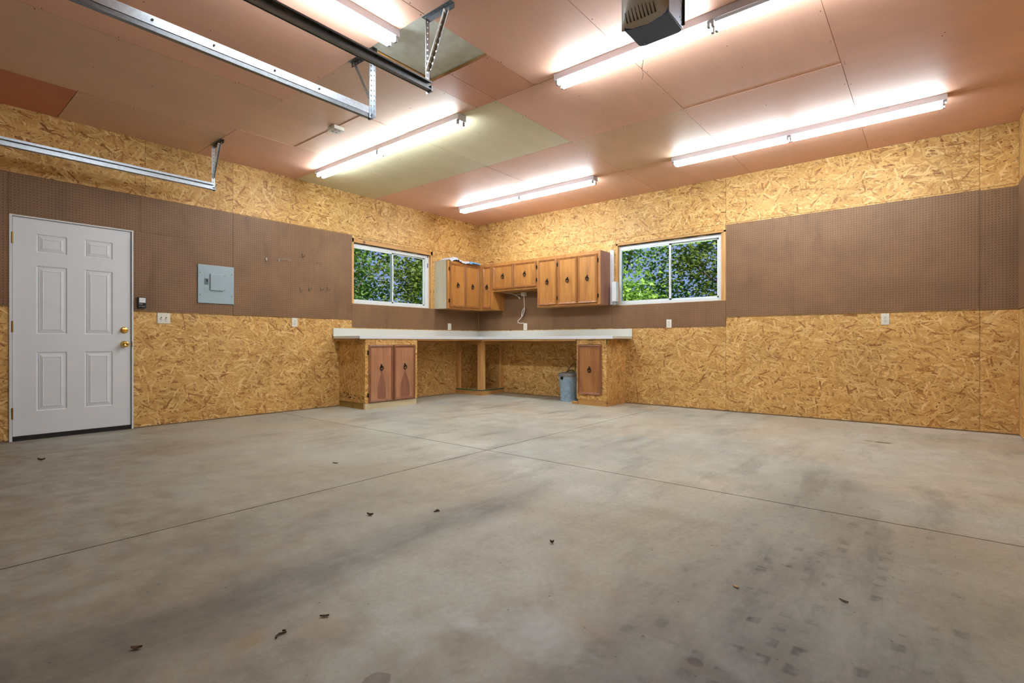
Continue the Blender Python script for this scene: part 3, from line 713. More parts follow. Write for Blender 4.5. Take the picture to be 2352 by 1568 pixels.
def flame(door, a, z0, z1, w, face):   # pointed darker figure in the veneer below the pull
    sh = [(-.5, 0), (.5, 0), (.52, .3), (.45, .52), (.25, .72), (.10, .85), (.04, 1), (-.04, 1), (-.10, .85), (-.25, .72), (-.45, .52), (-.52, .3)]
    put('veneer_figure', MB().ext([(face, a+p*w, z0+q*(z1-z0)) for p, q in sh], (.0004, 0, 0)), M['figure'], door)
for q0, q1 in ((-2.838, -2.438), (-2.424, -2.044)):
    dr = cab_door(bc, q0, q1, .088, .860, BX, 'x', 'cherry', 'cherry_dk', .56, 'lo' if q0 < -2.5 else None)
    flame(dr, (q0+q1)/2+.005, .125, .52, .13 if q0 < -2.5 else .16, BX+.0118)
# black mill stamp printed on the side panel
st = MB(); rs = random.Random(5)
for k in range(70):
    px = .02+.56*rs.random(); pz = .115+.075*rs.random()*(1.25-px); w = rs.uniform(.004, .016); h = rs.uniform(.004, .02)
    st.box((px, -2.8886, pz), (px+w, -2.8880, pz+h))
o = put('mill_stamp', st, M['ink'], bc); o['kind'] = 'stuff'
# base cabinet, back wall
BY = -.578
bc = thing('base_cabinet', 'narrow OSB base cabinet with one brown door beside the trash can', 'cabinet', (2.71, BY/2, 0), 'base cabinets')
put('side_panel', MB().box((2.476, BY+.018, .082), (2.489, -.001, .945)), M['osb_v'], bc)
put('side_panel', MB().box((2.944, BY+.018, .082), (2.957, -.001, .945)), M['osb_v'], bc)
put('bottom_board', MB().box((2.489, BY+.018, .13), (2.944, -.001, .146)), M['osb'], bc)
put('face_stile', MB().box((2.476, BY, .082), (2.516, BY+.018, .945)), M['osb_face'], bc)
put('face_stile', MB().box((2.880, BY, .082), (2.957, BY+.018, .945)), M['osb_face'], bc)
put('apron', MB().box((2.517, BY-.002, .868), (2.879, BY+.016, .945)), M['osb_face'], bc)
put('bottom_rail', MB().box((2.517, BY, .082), (2.879, BY+.016, .150)), M['osb_face'], bc)
put('plinth', MB().box((2.496, BY+.002, 0), (2.957, BY+.040, .080)), M['lumber_x'], bc)
put('plinth_side', MB().box((2.918, BY+.041, 0), (2.956, -.001, .080)), M['lumber_y'], bc)
cab_door(bc, 2.503, 2.888, .152, .862, BY-.003, 'y', 'browndoor', 'cherry_dk', .515)
put('green_edge', MB().box((2.9545, BY-.0008, .87), (2.9578, BY+.016, .944)), M['greenpaint'], bc)
put('green_edge', MB().box((2.513, BY-.0025, .87), (2.517, BY-.0005, .944)), M['greenpaint'], bc)
put('mill_stamp', MB().box((2.66, BY-.0028, .928), (2.75, BY-.002, .934)).box((2.655, BY-.0028, .915), (2.756, BY-.002, .919)).box((2.665, BY-.0028, .885), (2.748, BY-.002, .889)).box((2.745, BY-.0028, .875), (2.749, BY-.002, .889)).box((2.735, BY-.0028, .90), (2.739, BY-.002, .908)), M['ink'], bc)
# open corner frame
cf = thing('corner_frame', 'open corner cupboard of bare 2x4 posts with green-edged floor', 'cupboard', (.3, -.29, 0))
CX_, CY_ = .600, -.585
pw = .038
put('post', MB().box((.001, CY_, .093), (.085, CY_+pw, .948)), M['lumber'], cf)
put('post', MB().box((CX_-.089, CY_, .093), (CX_, CY_+pw, .948)), M['lumber'], cf)
put('post', MB().box((CX_-pw, CY_+pw, .093), (CX_, CY_+pw+.06, .948)), M['lumber'], cf)
put('post', MB().box((CX_-pw, -.085, .093), (CX_, -.001, .948)), M['lumber'], cf)
put('rail', MB().box((.086, CY_, .86), (CX_-.090, CY_+pw, .948)), M['lumber_x'], cf)
put('rail', MB().box((CX_-pw, CY_+pw+.061, .86), (CX_, -.086, .948)), M['lumber_y'], cf)
put('floor_board', MB().box((.001, CY_-.004, .076), (CX_+.004, -.001, .091)), M['osb'], cf)
put('green_edge', MB().box((.001, CY_-.006, .077), (CX_+.006, CY_-.004, .092)), M['greenpaint'], cf)
put('green_edge', MB().box((CX_+.004, CY_-.004, .077), (CX_+.006, -.001, .092)), M['greenpaint'], cf)
put('base_board', MB().box((.001, CY_, 0), (CX_, CY_+pw, .075)), M['lumber_x'], cf)
put('base_board', MB().box((CX_-pw, CY_+pw+.001, 0), (CX_, -.001, .075)), M['lumber_y'], cf)
# L-shaped counter
ct = thing('countertop', 'long L-shaped white laminate countertop with low backsplash', 'countertop', (.32, -.3, .95))
CE, CR = -2.984, 3.072; CDX, CDY = .640, -.612
put('counter_slab', MB().box((.019, CE, .950), (CDX-.006, -.019, .986)), M['laminate'], ct)
put('counter_slab', MB().box((CDX-.005, CDY+.006, .950), (CR, -.019, .986)), M['laminate'], ct)
put('front_edge', MB().box((CDX-.006, CE, .946), (CDX, CDY, .990)), M['lamedge'], ct, .002)
put('front_edge', MB().box((CDX-.005, CDY, .946), (CR, CDY+.006, .990)), M['lamedge'], ct, .002)
put('backsplash', MB().box((.001, CE, .986), (.019, -.001, 1.098)), M['laminate'], ct)
put('backsplash', MB().box((.019, -.019, .986), (CR-.01, -.001, 1.098)), M['laminate'], ct)
put('end_cap', MB().box((.001, CE-.002, .986), (.019, CE, 1.098)), M['lamedge'], ct)
put('end_cap', MB().box((CR-.01, -.019, .986), (CR-.004, -.001, 1.098)), M['lamedge'], ct)
for q0, q1 in (((.021, CE+.006), (CDX-.009, -2.89)), ((.021, -1.994), (CDX-.009, CY_-.008)), ((CX_+.01, CDY+.008), (2.474, -.02)), ((2.959, CDY+.008), (CR-.006, -.02))):
    put('underlay', MB().box((*q0, .9462), (*q1, .9498)), M['partboard'], ct)
put('cleat', MB().box((.021, -1.99, .885), (.058, -.60, .9455)), M['lumber_y'], ct)
put('cleat', MB().box((.62, -.058, .875), (2.47, -.001, .9455)), M['lumber_x'], ct)
put('cleat', MB().box((.022, CE+.02, .915), (.50, CE+.06, .9455)), M['lumber_x'], ct)
put('front_support', MB().box((CDX-.045, -1.99, .925), (CDX-.012, CY_-.012, .9455)), M['lumber_y'], ct)
put('front_support', MB().box((CX_+.012, CDY+.012, .920), (2.47, CDY+.045, .9455)), M['lumber_x'], ct)

# trash can
tc = thing('trash_can', 'small galvanised trash can with lid and wire bail under the counter', 'trash can', (2.145, -.275, 0))
tcx, tcy = 2.145, -.275
rib = lambda a, h: 1+(.012*math.cos(28*a) if .03 < h < .36 else 0)
put('can_body', MB().lathe([(0, .004), (.128, .004), (.134, 0), (.136, .012), (.130, .020), (.132, .04), (.148, .355), (.150, .375), (.154, .380), (.150, .388), (.142, .388), (.126, .02), (0, .02)], (tcx, tcy, 0), 112, rib=rib), M['zinc'], tc)
lid = put('lid', MB().lathe([(.158, .378), (.162, .384), (.162, .415), (.156, .424), (.120, .436), (.05, .446), (0, .448), (0, .44), (.15, .41), (.152, .378), (.158, .378)], (tcx, tcy, 0), 48), M['zinc_lid'], tc)
put('lid_handle', MB().tube([(tcx+.02, tcy-.07, .442), (tcx+.035, tcy-.06, .468), (tcx+.06, tcy+.02, .470), (tcx+.055, tcy+.05, .442)], .007, 8), M['iron'], lid)
bp = [(tcx-.01+.11*math.sin(PI*k/16), tcy-.155+.31*k/16, .365+.215*math.sin(PI*k/16)) for k in range(17)]
put('bail', MB().tube(bp, .0045, 6).box((tcx-.045, tcy-.166, .335), (tcx-.012, tcy-.150, .375)), M['iron'], tc)
# wood block against the plinth
wbk = obj('wood_offcut', MB().box((2.395, -.585, 0), (2.492, -.545, .042)), M['lumber_x'], None, .003); tag(wbk, 'short scrap of lumber on the floor by the narrow base cabinet', 'wood block')

# bag on the upper cabinet
bag = thing('paper_bag', 'crumpled silver bag with purple print lying on top of the corner cabinet', 'bag', (.3, -.7, UZ1))
def sheet(name, fn, nu, nv, th, mat, par):
    vs = [fn(i/nu, j/nv) for j in range(nv+1) for i in range(nu+1)]; vs2 = [(p[0], p[1], p[2]-th) for p in vs]; n = len(vs); w = nu+1
    fs = []
    for j in range(nv):
        for i in range(nu):
            a = j*w+i; fs += [(a, a+1, a+w+1, a+w), (n+a, n+a+w, n+a+w+1, n+a+1)]
    for i in range(nu): fs += [(i, n+i, n+i+1, i+1), (nv*w+i, nv*w+i+1, n+nv*w+i+1, n+nv*w+i)]
    for j in range(nv): fs += [(j*w, (j+1)*w, n+(j+1)*w, n+j*w), (j*w+nu, n+j*w+nu, n+(j+1)*w+nu, (j+1)*w+nu)]
    return put(name, MB().add(vs+vs2, fs), mat, par)
rb = random.Random(9); crk = [[rb.uniform(-.010, .012) for _ in range(40)] for _ in range(40)]
def bagf(u, v):
    y = -1.04+.68*u; x = .05+.30*v; i, j = int(u*24), int(v*10)
    z = UZ1+.032+.018*math.sin(u*9)*(1-u)+crk[i][j]*(1 if 0 < i < 24 else .4)+.022*math.exp(-((u-.22)/.10)**2)-(.035*max(0, (v-.86)/.14)**1 if v > .86 else 0)
    if u < .12: x = .05+.30*v; z -= .012*(1-u/.12)
    return (x, y, max(z, UZ1+.012 if v < .93 else UZ1-.05))
sheet('bag_body', bagf, 24, 10, .008, M['bagw'], bag)
put('bag_print', MB().hexa([(.365, -.62, UZ1-.012), (.365, -.345, UZ1-.014), (.355, -.345, UZ1-.014), (.355, -.62, UZ1-.012), (.352, -.60, UZ1+.030), (.352, -.345, UZ1+.020), (.345, -.345, UZ1+.020), (.345, -.60, UZ1+.030)]), M['bagb'], bag)
put('bag_print', MB().hexa([(.366, -.56, UZ1-.010), (.366, -.36, UZ1-.012), (.362, -.36, UZ1-.012), (.362, -.56, UZ1-.010), (.362, -.55, UZ1+.004), (.362, -.37, UZ1-.002), (.358, -.37, UZ1-.002), (.358, -.55, UZ1+.004)]), M['ink'], bag)
put('bag_stripe', MB().box((.10, -.70, UZ1+.030), (.14, -.36, UZ1+.050)), M['bagp'], bag)
# cord hanging below the short cabinet
cd = thing('power_cord', 'white power cord with coiled loop plugged in below the short cabinet', 'cord', (1.085, -.03, 1.24))
put('plug_adapter', MB().box((1.045, -.075, 1.690), (1.115, -PT, 1.745)), M['cordw'], cd, .003)
put('cord_run', MB().tube([(1.08, -.04, 1.690), (1.081, -.035, 1.63), (1.092, -.035, 1.50), (1.085, -.035, 1.44), (1.06, -.04, 1.36), (1.02, -.045, 1.31), (.96, -.05, 1.265), (.965, -.055, 1.235), (1.02, -.05, 1.222), (1.072, -.028, 1.225)], .0055, 8), M['cordw'], cd)
for k in range(3):
    dx = .012*k
    put('coil_loop', MB().tube([(1.062+dx*.6+.020*math.cos(a)+.026*math.sin(a), -.036-.008*k, 1.415+.068*math.sin(a)) for a in [2*PI*i/20 for i in range(20)]], .0055, 6, True), M['cordw'], cd)
put('side_lead', MB().tube([(.72, -.05, 1.76), (.80, -.05, 1.745), (.90, -.045, 1.715), (.985, -.045, 1.665)], .005, 6).tube([(.90, -.045, 1.715), (.97, -.05, 1.722), (1.045, -.05, 1.715)], .004, 6).cyl((.975, -.045, 1.672), (.998, -.045, 1.645), .011), M['cordw'], cd)
# white device by the window
wd = thing('wall_speaker', 'white plastic box on a bracket between tall cabinet and back-wall window', 'speaker', (2.80, -.06, 1.48))
put('housing', MB().box((2.792, -.125, 1.500), (2.868, -.040, 1.795)), M['whitep'], wd, .012, 3)
put('back_plate', MB().box((2.778, -.039, 1.49), (2.842, -.008, 1.79)), M['whitep'], wd, .004)
put('bracket', MB().box((2.800, -.10, 1.455), (2.850, -.008, 1.499)), M['socket'], wd, .003)

# ================================================================== WALL FIXTURES
eb = thing('breaker_panel', 'grey steel electrical breaker panel on the left-wall pegboard', 'electrical panel', (.01, -4.496, 1.57))
put('cover', MB().box((PT, -4.691, 1.350), (PT+.012, -4.301, 1.792)), M['panelgrey'], eb, .004)
put('trim_plate', MB().box((PT+.012, -4.622, 1.485), (PT+.0135, -4.398, 1.708)), M['panelgrey'], eb)
put('panel_door', MB().box((PT+.0135, -4.566, 1.500), (PT+.026, -4.420, 1.694)), M['panelgrey'], eb, .008, 3)
put('latch', MB().box((PT+.0135, -4.622, 1.566), (PT+.0165, -4.583, 1.634)), M['paneldark'], eb)
put('latch_slot', MB().box((PT+.0165, -4.606, 1.598), (PT+.018, -4.588, 1.622)), M['slot'], eb)
for y, z in ((-4.668, 1.70), (-4.328, 1.70), (-4.668, 1.445), (-4.328, 1.445)): put('screw', MB().cyl((PT+.012, y, z), (PT+.0145, y, z), .006, n=10), M['hinge'], eb)
for y, z in ((-4.408, 1.682), (-4.408, 1.512)): put('screw', MB().cyl((PT+.0135, y, z), (PT+.0155, y, z), .005, n=10), M['paneldark'], eb)
oc = thing('opener_button', 'black wall control with white button beside the entry door', 'door opener control', (.01, -5.226, 1.32))
put('backing_patch', MB().box((0, -5.287, 1.232), (PT+.001, -5.185, 1.40)), M['peg'], oc)
put('case', MB().box((PT+.001, -5.263, 1.262), (PT+.024, -5.188, 1.377)), M['blackp'], oc, .003)
put('push_button', MB().box((PT+.024, -5.252, 1.318), (PT+.028, -5.194, 1.370)), M['whitep'], oc, .002)
put('lettering', MB().box((PT+.0242, -5.252, 1.302), (PT+.0246, -5.222, 1.307)).box((PT+.0242, -5.248, 1.278), (PT+.0246, -5.240, 1.284)).box((PT+.0242, -5.228, 1.277), (PT+.0246, -5.220, 1.284)).box((PT+.0242, -5.216, 1.278), (PT+.0246, -5.198, 1.281)), M['print'], oc)
def outlet(label, wall, a0, a1, z0, z1, kind, off=0.0):
    """kind: 'duplex', 'switch2', 'blank'"""
    P = (lambda a, d, z: (off+d, a, z)) if wall == 'l' else (lambda a, d, z: (a, -off-d, z))
    am, zm = (a0+a1)/2, (z0+z1)/2
    t = thing('wall_switch' if kind == 'switch2' else 'wall_outlet', label, 'switch' if kind == 'switch2' else 'outlet', P(am, 0, zm), 'outlets and switches')
    put('cover_plate', MB().box(P(a0, 0, z0), P(a1, .006, z1)), M['plate'], t, .002)
    if kind == 'switch2':
        for s in (-.023, .023):
            put('toggle', MB().box(P(am+s-.005, .006, zm-.012), P(am+s+.005, .016, zm+.004)), M['plate'], t)
            put('toggle_slot', MB().box(P(am+s-.006, .006, zm+.004), P(am+s+.006, .0068, zm+.013)), M['slot'], t)
            for e in (-.033, .033): put('screw', MB().cyl(P(am+s, .006, zm+e), P(am+s, .0075, zm+e), .003, n=8), M['socket'], t)
    elif kind == 'duplex':
        for e in (-.020, .020):
            r = put('receptacle', MB().box(P(am-.017, .006, zm+e-.015), P(am+.017, .009, zm+e+.015)), M['plate'], t, .003)
            put('slots', MB().box(P(am-.009, .009, zm+e-.003), P(am-.006, .0095, zm+e+.008)).box(P(am+.006, .009, zm+e-.003), P(am+.009, .0095, zm+e+.008)).box(P(am-.003, .009, zm+e-.011), P(am+.003, .0095, zm+e-.006)), M['slot'], r)
        put('screw', MB().cyl(P(am, .006, zm), P(am, .0075, zm), .003, n=8), M['socket'], t)
    else:
        put('toggle', MB().box(P(am-.004, .006, zm-.03), P(am+.004, .008, zm-.02)), M['slot'], t)
    return t
outlet('ivory double light switch right of the entry door', 'l', -5.081, -4.960, 1.106, 1.220, 'switch2')
outlet('white duplex outlet on the left wall below the pegboard hooks', 'l', -3.578, -3.503, 1.102, 1.220, 'duplex')
outlet('ivory narrow plate above the counter below the corner cabinet', 'l', -.795, -.715, 1.106, 1.222, 'blank', PT)
outlet('white outlet above the counter with the cord plugged in', 'b', 1.052, 1.130, 1.104, 1.222, 'duplex', PT)
outlet('white duplex outlet on pegboard below the back-wall window', 'b', 3.590, 3.664, 1.102, 1.218, 'duplex', PT)
outlet('white duplex outlet on OSB at the right under the large pegboard', 'b', 6.034, 6.108, 1.094, 1.218, 'duplex')
t = thing('ceiling_outlet', 'ivory double outlet plate on the ceiling near the garage door track', 'outlet', (1.865, -4.085, H))
put('cover_plate', MB().box((1.795, -4.15, H-.040), (1.925, -4.03, H-.034)), M['plate'], t, .002)
put('box', MB().box((1.80, -4.145, H-.034), (1.92, -4.035, H-.004)), M['plate'], t)
for sx in (-.026, .026):
    for sy in (-.02, .02): put('receptacle', MB().box((1.86+sx-.012, -4.09+sy-.012, H-.0425), (1.86+sx+.012, -4.09+sy+.012, H-.040)), M['socket'], t, .002)

# peg hooks
def hook(label, y, z, kind):
    t = thing('peg_hook', label, 'hook', (PT, y, z), 'peg hooks on the left wall')
    x = PT
    if kind == 'l': p = [(x, y, z+.035), (x+.006, y, z+.035), (x+.006, y, z-.02), (x+.03, y+.004, z-.012), (x+.055, y+.012, z+.012)]
    elif kind == 'bar': p = [(x, y, z), (x+.012, y, z), (x+.030, y+.02, z+.006), (x+.030, y+.145, z+.012)]
    elif kind == 'tab': p = [(x, y, z+.022), (x+.006, y, z+.022), (x+.006, y, z-.022), (x+.004, y, z-.03)]
    else: p = [(x, y, z-.012), (x+.01, y, z-.012), (x+.02, y+.004, z+.006), (x+.03, y+.03, z+.012)]
    put('wire', MB().tube(p, .0034, 6), M['steel_wire'], t)
    if kind in ('tab', 'bar'): put('clip', MB().box((x, y-.008, z-.018), (x+.008, y+.008, z+.014)), M['steel_wire'], t)
hook('flat upright peg clip nearest the breaker panel', -3.915, 1.944, 'tab')
hook('long sideways peg bar with a clip on the left-wall pegboard', -3.752, 1.955, 'bar')
hook('single peg hook highest on the left-wall pegboard', -3.437, 2.041, 'l')
hook('left of two small curled peg hooks set close together', -3.230, 1.984, 's')
hook('right of two small curled peg hooks set close together', -3.184, 1.984, 's')
hook('leftmost peg hook of the lower row of four', -3.466, 1.586, 'l')
hook('second peg hook from left in the lower row of four', -3.342, 1.610, 'l')
hook('third peg hook from left in the lower row of four', -3.168, 1.622, 'l')
hook('rightmost peg hook of the lower row of four', -3.065, 1.628, 'l')

# ================================================================== CEILING FIXTURES
def strip_light(label, a0, a1, cross, along, missing=()):
    """two-lamp channel fixture; a0..a1 along axis, cross = centre on the other axis; lamps in two lengths"""
    P = (lambda a, c, z: (a, cross+c, z)) if along == 'x' else (lambda a, c, z: (cross+c, a, z))
    t = thing('strip_light', label, 'ceiling light', P((a0+a1)/2, 0, H), 'fluorescent strip lights')
    zt, zb = H-.0045, H-.064
    mb = MB().hexa([P(a0, -.050, zb+.010), P(a1, -.050, zb+.010), P(a1, .050, zb+.010), P(a0, .050, zb+.010), P(a0, -.053, zt), P(a1, -.053, zt), P(a1, .053, zt), P(a0, .053, zt)])
    mb.hexa([P(a0, -.026, zb), P(a1, -.026, zb), P(a1, .026, zb), P(a0, .026, zb), P(a0, -.048, zb+.010), P(a1, -.048, zb+.010), P(a1, .048, zb+.010), P(a0, .048, zb+.010)])
    put('housing', mb, M['fixture'], t)
    for e in (a0, a1):
        s = -1 if e == a0 else 1
        put('end_plate', MB().box(P(e, -.054, zt), P(e+s*.003, .054, zb+.004)), M['fixture'], t)
    mid = (a0+a1)/2; zc = H-.080; tr = .0165
    for s in (-1, 1):
        for (q0, q1, k) in ((a0+.02, mid-.014, 0), (mid+.014, a1-.02, 1)):
            for q in (q0, q1):
                put('lampholder', MB().box(P(q-.008, s*.036-.014, zb+.006), P(q+.008, s*.036+.014, zc-.016)), M['socket'], t)
            if (s, k) in missing: continue
            put('tube', MB().cyl(P(q0+.010, s*.036, zc), P(q1-.010, s*.036, zc), tr, n=14), M['tube'], t)
    return t
strip_light('lit fluorescent strip light near the left wall, beside the ceiling outlet', .54, 3.04, -3.503, 'x')
strip_light('lit fluorescent strip light nearest the far corner of the room', .66, 3.10, -1.128, 'x')
strip_light('lit fluorescent strip light with one tube missing, behind the door opener', 4.13, 6.57, -3.507, 'x', missing=((-1, 1),))
strip_light('lit fluorescent strip light along the back wall at the right', 4.13, 6.565, -1.112, 'x')
strip_light('lit fluorescent strip light at the top edge beside the open ceiling hatch', -7.15, -4.712, 3.588, 'y', missing=((-1, 0), (1, 0)))

# garage door tracks
def angle_iron(p0, p1, out1, out2, w=.032, hole=.011, pitch=.036):
    """perforated angle: two flanges along p0->p1, each with a row of square holes"""
    p0, p1 = Vector(p0), Vector(p1); d = p1-p0; L = d.length; d.normalize(); mb = MB(); n = max(1, int(L/pitch)); st = L/n
    for f in (Vector(out1).normalized(), Vector(out2).normalized()):
        nn = d.cross(f).normalized()*.0012
        h0, h1 = (w-hole)/2, (w+hole)/2
        for s in (1, -1):
            for i in range(n):
                a, b = i*st, (i+1)*st; c0, c1 = a+(st-hole)/2, b-(st-hole)/2
                q = lambda t_, u_: p0+d*t_+f*u_+nn*s
                for (t0, t1, u0, u1) in ((a, b, 0, h0), (a, b, h1, w), (a, c0, h0, h1), (c1, b, h0, h1)):
                    mb.add([q(t0, u0), q(t1, u0), q(t1, u1), q(t0, u1)], [(0, 1, 2, 3)])
        for (t0, u0, t1, u1) in ((0, 0, 0, w), (L, 0, L, w), (0, w, L, w), (0, 0, L, 0)):
            q = lambda t_, u_, s: p0+d*t_+f*u_+nn*s
            mb.add([q(t0, u0, 1), q(t1, u1, 1), q(t1, u1, -1), q(t0, u0, -1)], [(0, 1, 2, 3)])
    return mb
def track(label, x, mat, open_dir, braces):
    ze, ye = 2.545, -4.680
    t = thing('door_track', label, 'garage door track', (x, ye, ze), 'overhead door tracks')
    s = open_dir; y0, y1 = -7.32, ye; h = .058; w = .030; th = .002
    rail = MB()
    # C-shaped roller channel with rolled lips, backed by a stiffening angle
    prof = [(0, 0), (w*s, 0), (w*s, .010), ((w-.002)*s, .010), ((w-.002)*s, .002), (.002*s, .002), (.002*s, h-.002), ((w-.002)*s, h-.002), ((w-.002)*s, h-.010), (w*s, h-.010), (w*s, h), (0, h)]
    rail.ext([(x+a, y0, ze+b) for a, b in prof], (0, y1-y0, 0))
    put('rail', rail, M['galv_dark' if s < 0 else mat], t)  # left-opening rail: darker steel paints the dark reflections on its curved back
    bk = MB().box((x-.003*s, y0, ze+(.028 if s < 0 else -.004)), (x-.001*s, y1, ze+.078))
    put('rail_angle', bk, M[mat], t)
    put('end_clip', MB().box((x-.010*s, y1-.012, ze-.006), (x+w*s*1.05, y1+.003, ze+.030)), M['galv_dark'], t)
    for yb in (-5.1, -5.4, -5.75, -6.05): put('bolt', MB().cyl((x-.003*s, yb, ze+.055), (x-.008*s, yb, ze+.055), .006, n=8).cyl((x+.002*s, yb, ze+.055), (x+.006*s, yb, ze+.055), .005, n=8), M['iron'], t)
    sx = -s*.006
    put('hanger', angle_iron((x+sx, ye+.004, ze-.004), (x+sx, ye+.004, H-.03), (-s, 0, 0), (0, -1, 0)), M['galv'], t)
    bx = x+braces
    xa, xb = sorted((x-.05*(1 if braces > 0 else -1), x+braces*1.35))
    put('ceiling_angle', angle_iron((xa, ye+.008, H-.006), (xb, ye+.008, H-.006), (0, -1, 0), (0, 0, -1), .034), M['galv_dark'], t)
    put('brace', angle_iron((x+sx+(.004 if braces > 0 else -.004), ye-.004, ze+.13), (bx, ye-.004, H-.035), (0, -1, 0), (1 if braces > 0 else -1, 0, .3), .026, .009), M['galv'], t)
    return t
track('overhead door track nearest the left wall, high above the entry door', .455, 'galv', 1, .165)
track('long bright overhead door track ending left of the ceiling hatch', 3.285, 'galv', -1, -.20)
track('dark overhead door track ending below the open ceiling hatch', 3.912, 'galv_dark', 1, .165)

# garage door opener
op = thing('garage_door_opener', 'garage door opener motor with dark blue underside and vented grey lens', 'door opener', (5.355, -4.45, 2.5))
ox0, ox1, oy0, oy1, oz0, oz1 = 5.242, 5.474, -4.548, -4.352, 2.500, 2.75
# bottom tray bulging at front, rounded at the rear corners
def tray():
    pts = []
    for k in range(9): u = k/8; pts.append((ox0+(ox1-ox0)*u, oy0-.012+(-.0)+.034*math.sin(PI*u)*.0-.0))
    pts = [(ox0, oy0+.004), (ox0+.04, oy0+.020), (ox0+.09, oy0+.027), ((ox0+ox1)/2, oy0+.029), (ox1-.09, oy0+.026), (ox1-.04, oy0+.015), (ox1, oy0+.002)]
    for k in range(7): a = PI/2*k/6; pts.append((ox1-.030+.030*math.cos(a), oy1-.030+.030*math.sin(a)))
    for k in range(7): a = PI/2+PI/2*k/6; pts.append((ox0+.030+.030*math.cos(a), oy1-.030+.030*math.sin(a)))
    return pts
tp = tray()
put('bottom_tray', MB().ext([(a, b, oz0) for a, b in tp], (0, 0, .016)), M['openerblue'], op)
put('motor_case', MB().ext([(a, b, oz0+.016) for a, b in [((p[0]-5.358)*.985+5.358, (p[1]+4.45)*.985-4.45) for p in tp]], (0, 0, oz1-oz0-.016)), M['openerblue'], op)
# sheet-metal side with label
put('side_plate', MB().box((ox1, oy0+.006, oz0+.006), (ox1+.003, oy1-.012, oz1)), M['openergrey'], op)
put('side_flange', MB().box((ox1+.003, oy1-.016, oz0+.02), (ox1+.014, oy1-.012, oz1)), M['blackp'], op)
for yy, zz in ((-4.405, 2.545), (-4.388, 2.538)): put('bolt_hole', MB().cyl((ox1+.003, yy, zz), (ox1+.0038, yy, zz), .005, n=10), M['slot'], op)
# frosted light lens bulging on the door side with vent slots
lens = MB(); nu, nv = 14, 8; vs = []
for j in range(nv+1):
    v = j/nv
    for i in range(nu+1):
        u = i/nu; bul = math.sin(PI*u)**.45
        yy = oy0+.004-(.055*math.sin(PI*.5*min(1, v*1.6)))*bul+.025*math.sin(PI*u)*(1-v)**3; vs.append((ox0-.016+(ox1-ox0+.018)*u, yy, oz0+.002+(oz1-oz0-.01)*v))
w_ = nu+1
n_ = len(vs); vs2 = [(p[0], p[1]+.004, p[2]) for p in vs]
lens.add(vs+vs2, [(j*w_+i, j*w_+i+1, (j+1)*w_+i+1, (j+1)*w_+i) for j in range(nv) for i in range(nu)]+[(n_+j*w_+i, n_+(j+1)*w_+i, n_+(j+1)*w_+i+1, n_+j*w_+i+1) for j in range(nv) for i in range(nu)], True)
le = put('light_lens', lens, M['lens'], op)
def lens_pt(u, v, off=.0):
    bul = math.sin(PI*u)**.45
    return Vector((ox0-.016+(ox1-ox0+.018)*u, oy0+.004-(.055*math.sin(PI*.5*min(1, v*1.6)))*bul+.025*math.sin(PI*u)*(1-v)**3-off, oz0+.002+(oz1-oz0-.01)*v))
for k in range(9):
    u = .12+.075*k; a, b = u, u+.028; v0, v1 = .11, .30+.03*math.sin(k*.5)
    q = [lens_pt(a, v0, .0016), lens_pt(b, v0, .0016), lens_pt(a+.006, v1, .0016), lens_pt(a-.003, v1, .0016)]
    q2 = [p+Vector((0, .001, 0)) for p in q]
    o = put('vent_slot', MB().hexa([q[0], q[1], q2[1], q2[0], q[3], q[2], q2[2], q2[3]]), M['slot'], le)
# lettering on the side plate
tx = bpy.data.curves.new('lettering_curve', 'FONT'); tx.body = 'LiftMaster'; tx.size = .040; tx.extrude = .0004; tx.align_x = 'LEFT'
to = bpy.data.objects.new('lettering_curve', tx); COL.objects.link(to)
bpy.context.view_layer.update()
tm = bpy.data.meshes.new_from_object(to.evaluated_get(bpy.context.evaluated_depsgraph_get())); bpy.data.objects.remove(to); bpy.data.curves.remove(tx)
tm.materials.clear()
to = obj('brand_lettering', tm, M['print'], op)
to.location = Vector((ox1+.0034, oy0+.012, oz0+.125))-op.location; to.rotation_euler = (PI/2, 0, PI/2)
put('label_line', MB().box((ox1+.003, oy0+.012, oz0+.108), (ox1+.0036, oy1-.03, oz0+.114)), M['print'], op)
for sx_ in (ox0+.02, ox1-.05): put('hanging_strap', angle_iron((sx_, -4.40, oz1-.02), (sx_, -4.40, H-.008), (1, 0, 0), (0, 1, 0), .03), M['galv'], op)
put('drive_rail', MB().box((5.34, YF+.1, 2.66), (5.376, oy0-.05, 2.70)), M['galv'], op)
put('antenna_wire', MB().tube([(5.275, -4.375, 2.50), (5.271, -4.372, 2.46), (5.263, -4.37, 2.415), (5.258, -4.372, 2.375), (5.262, -4.368, 2.34), (5.258, -4.372, 2.312)], .0016, 5), M['cordw'], op)

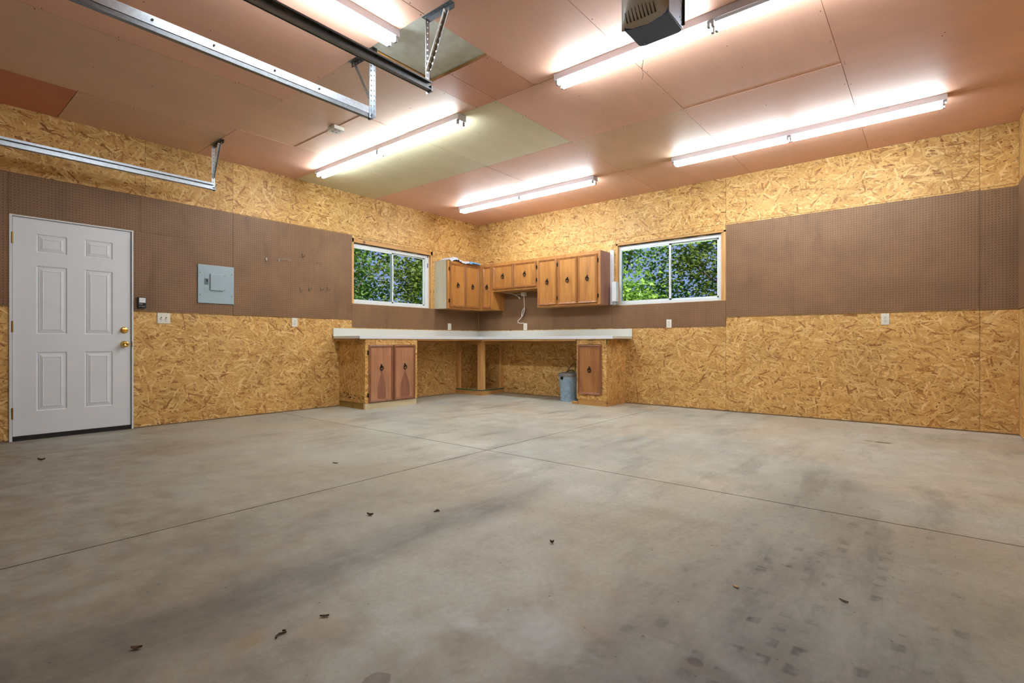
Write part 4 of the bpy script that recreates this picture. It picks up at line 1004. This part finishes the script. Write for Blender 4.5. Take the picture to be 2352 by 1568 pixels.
# ================================================================== LITTER ON THE FLOOR
def leaf_bit(label, x, y, L, W_, rot, mat='deadleaf', curl=.012, name='dead_leaf', cat='leaf'):
    mb = MB(); n = 8; vs = []
    for i in range(n+1):
        u = i/n; w = W_*math.sin(PI*min(1, u*.95+.03))**.8/2+.0008
        for s in (-1, 0, 1): vs.append(((u-.5)*L, s*w, .0025+(curl*abs(s)*.6 if s else 0)+curl*.6*(2*u-1)**2))
    m = len(vs); vs2 = [(p[0], p[1], p[2]-.0015) for p in vs]; fs = []
    for i in range(n):
        for s in (0, 1):
            a = i*3+s; fs += [(a, a+3, a+4, a+1), (m+a, m+a+1, m+a+4, m+a+3)]
        fs += [(i*3, m+i*3, m+i*3+3, i*3+3), (i*3+2, i*3+5, m+i*3+5, m+i*3+2)]
    mb.add(vs+vs2, fs)
    o = obj(name, mb, M[mat]); o.location = (x, y, 0); o.rotation_euler = (0, 0, rot)
    return tag(o, label, cat, 'litter on the floor')
leaf_bit('small black crumpled leaf in the middle foreground of the floor', 5.131, -5.033, .018, .012, .6, curl=.012)
leaf_bit('brown dead leaf left of the floor centre', 4.180, -5.330, .036, .016, .5, curl=.010)
leaf_bit('dark twig-like leaf on the tread-marked patch of the foreground', 4.902, -6.019, .030, .008, .85, curl=.004)
leaf_bit('dark curled leaf in the left foreground', 4.633, -6.468, .030, .012, .9, curl=.006)
leaf_bit('pale wood chip on the dark tyre mark', 5.896, -4.944, .026, .007, -.3, 'twig', .003, 'wood_chip', 'wood chip')
leaf_bit('brown leaf on the floor near the entry door', 1.180, -6.180, .05, .022, .9, curl=.016)
leaf_bit('thin dark sliver on the floor at the right', 6.220, -4.815, .030, .006, -.3, curl=.003)
leaf_bit('small dark sliver on the floor left of the joint crossing', 3.012, -4.810, .045, .008, .4, curl=.006)
wm = obj('dried_worm', MB().tube([(4.879, -6.150, .004), (4.884, -6.143, .004), (4.894, -6.146, .004), (4.892, -6.156, .004), (4.888, -6.166, .004), (4.894, -6.176, .004), (4.903, -6.182, .004)], .0028, 6), M['deadleaf'])
tag(wm, 'dark s-shaped dried worm on the foreground floor', 'worm', 'litter on the floor')
wm = obj('dried_worm', MB().tube([(4.392, -5.062, .004), (4.402, -5.052, .004), (4.414, -5.058, .004), (4.408, -5.070, .004), (4.402, -5.084, .004)], .003, 6), M['deadleaf'])
tag(wm, 'small hook-shaped dried worm further back on the floor', 'worm', 'litter on the floor')
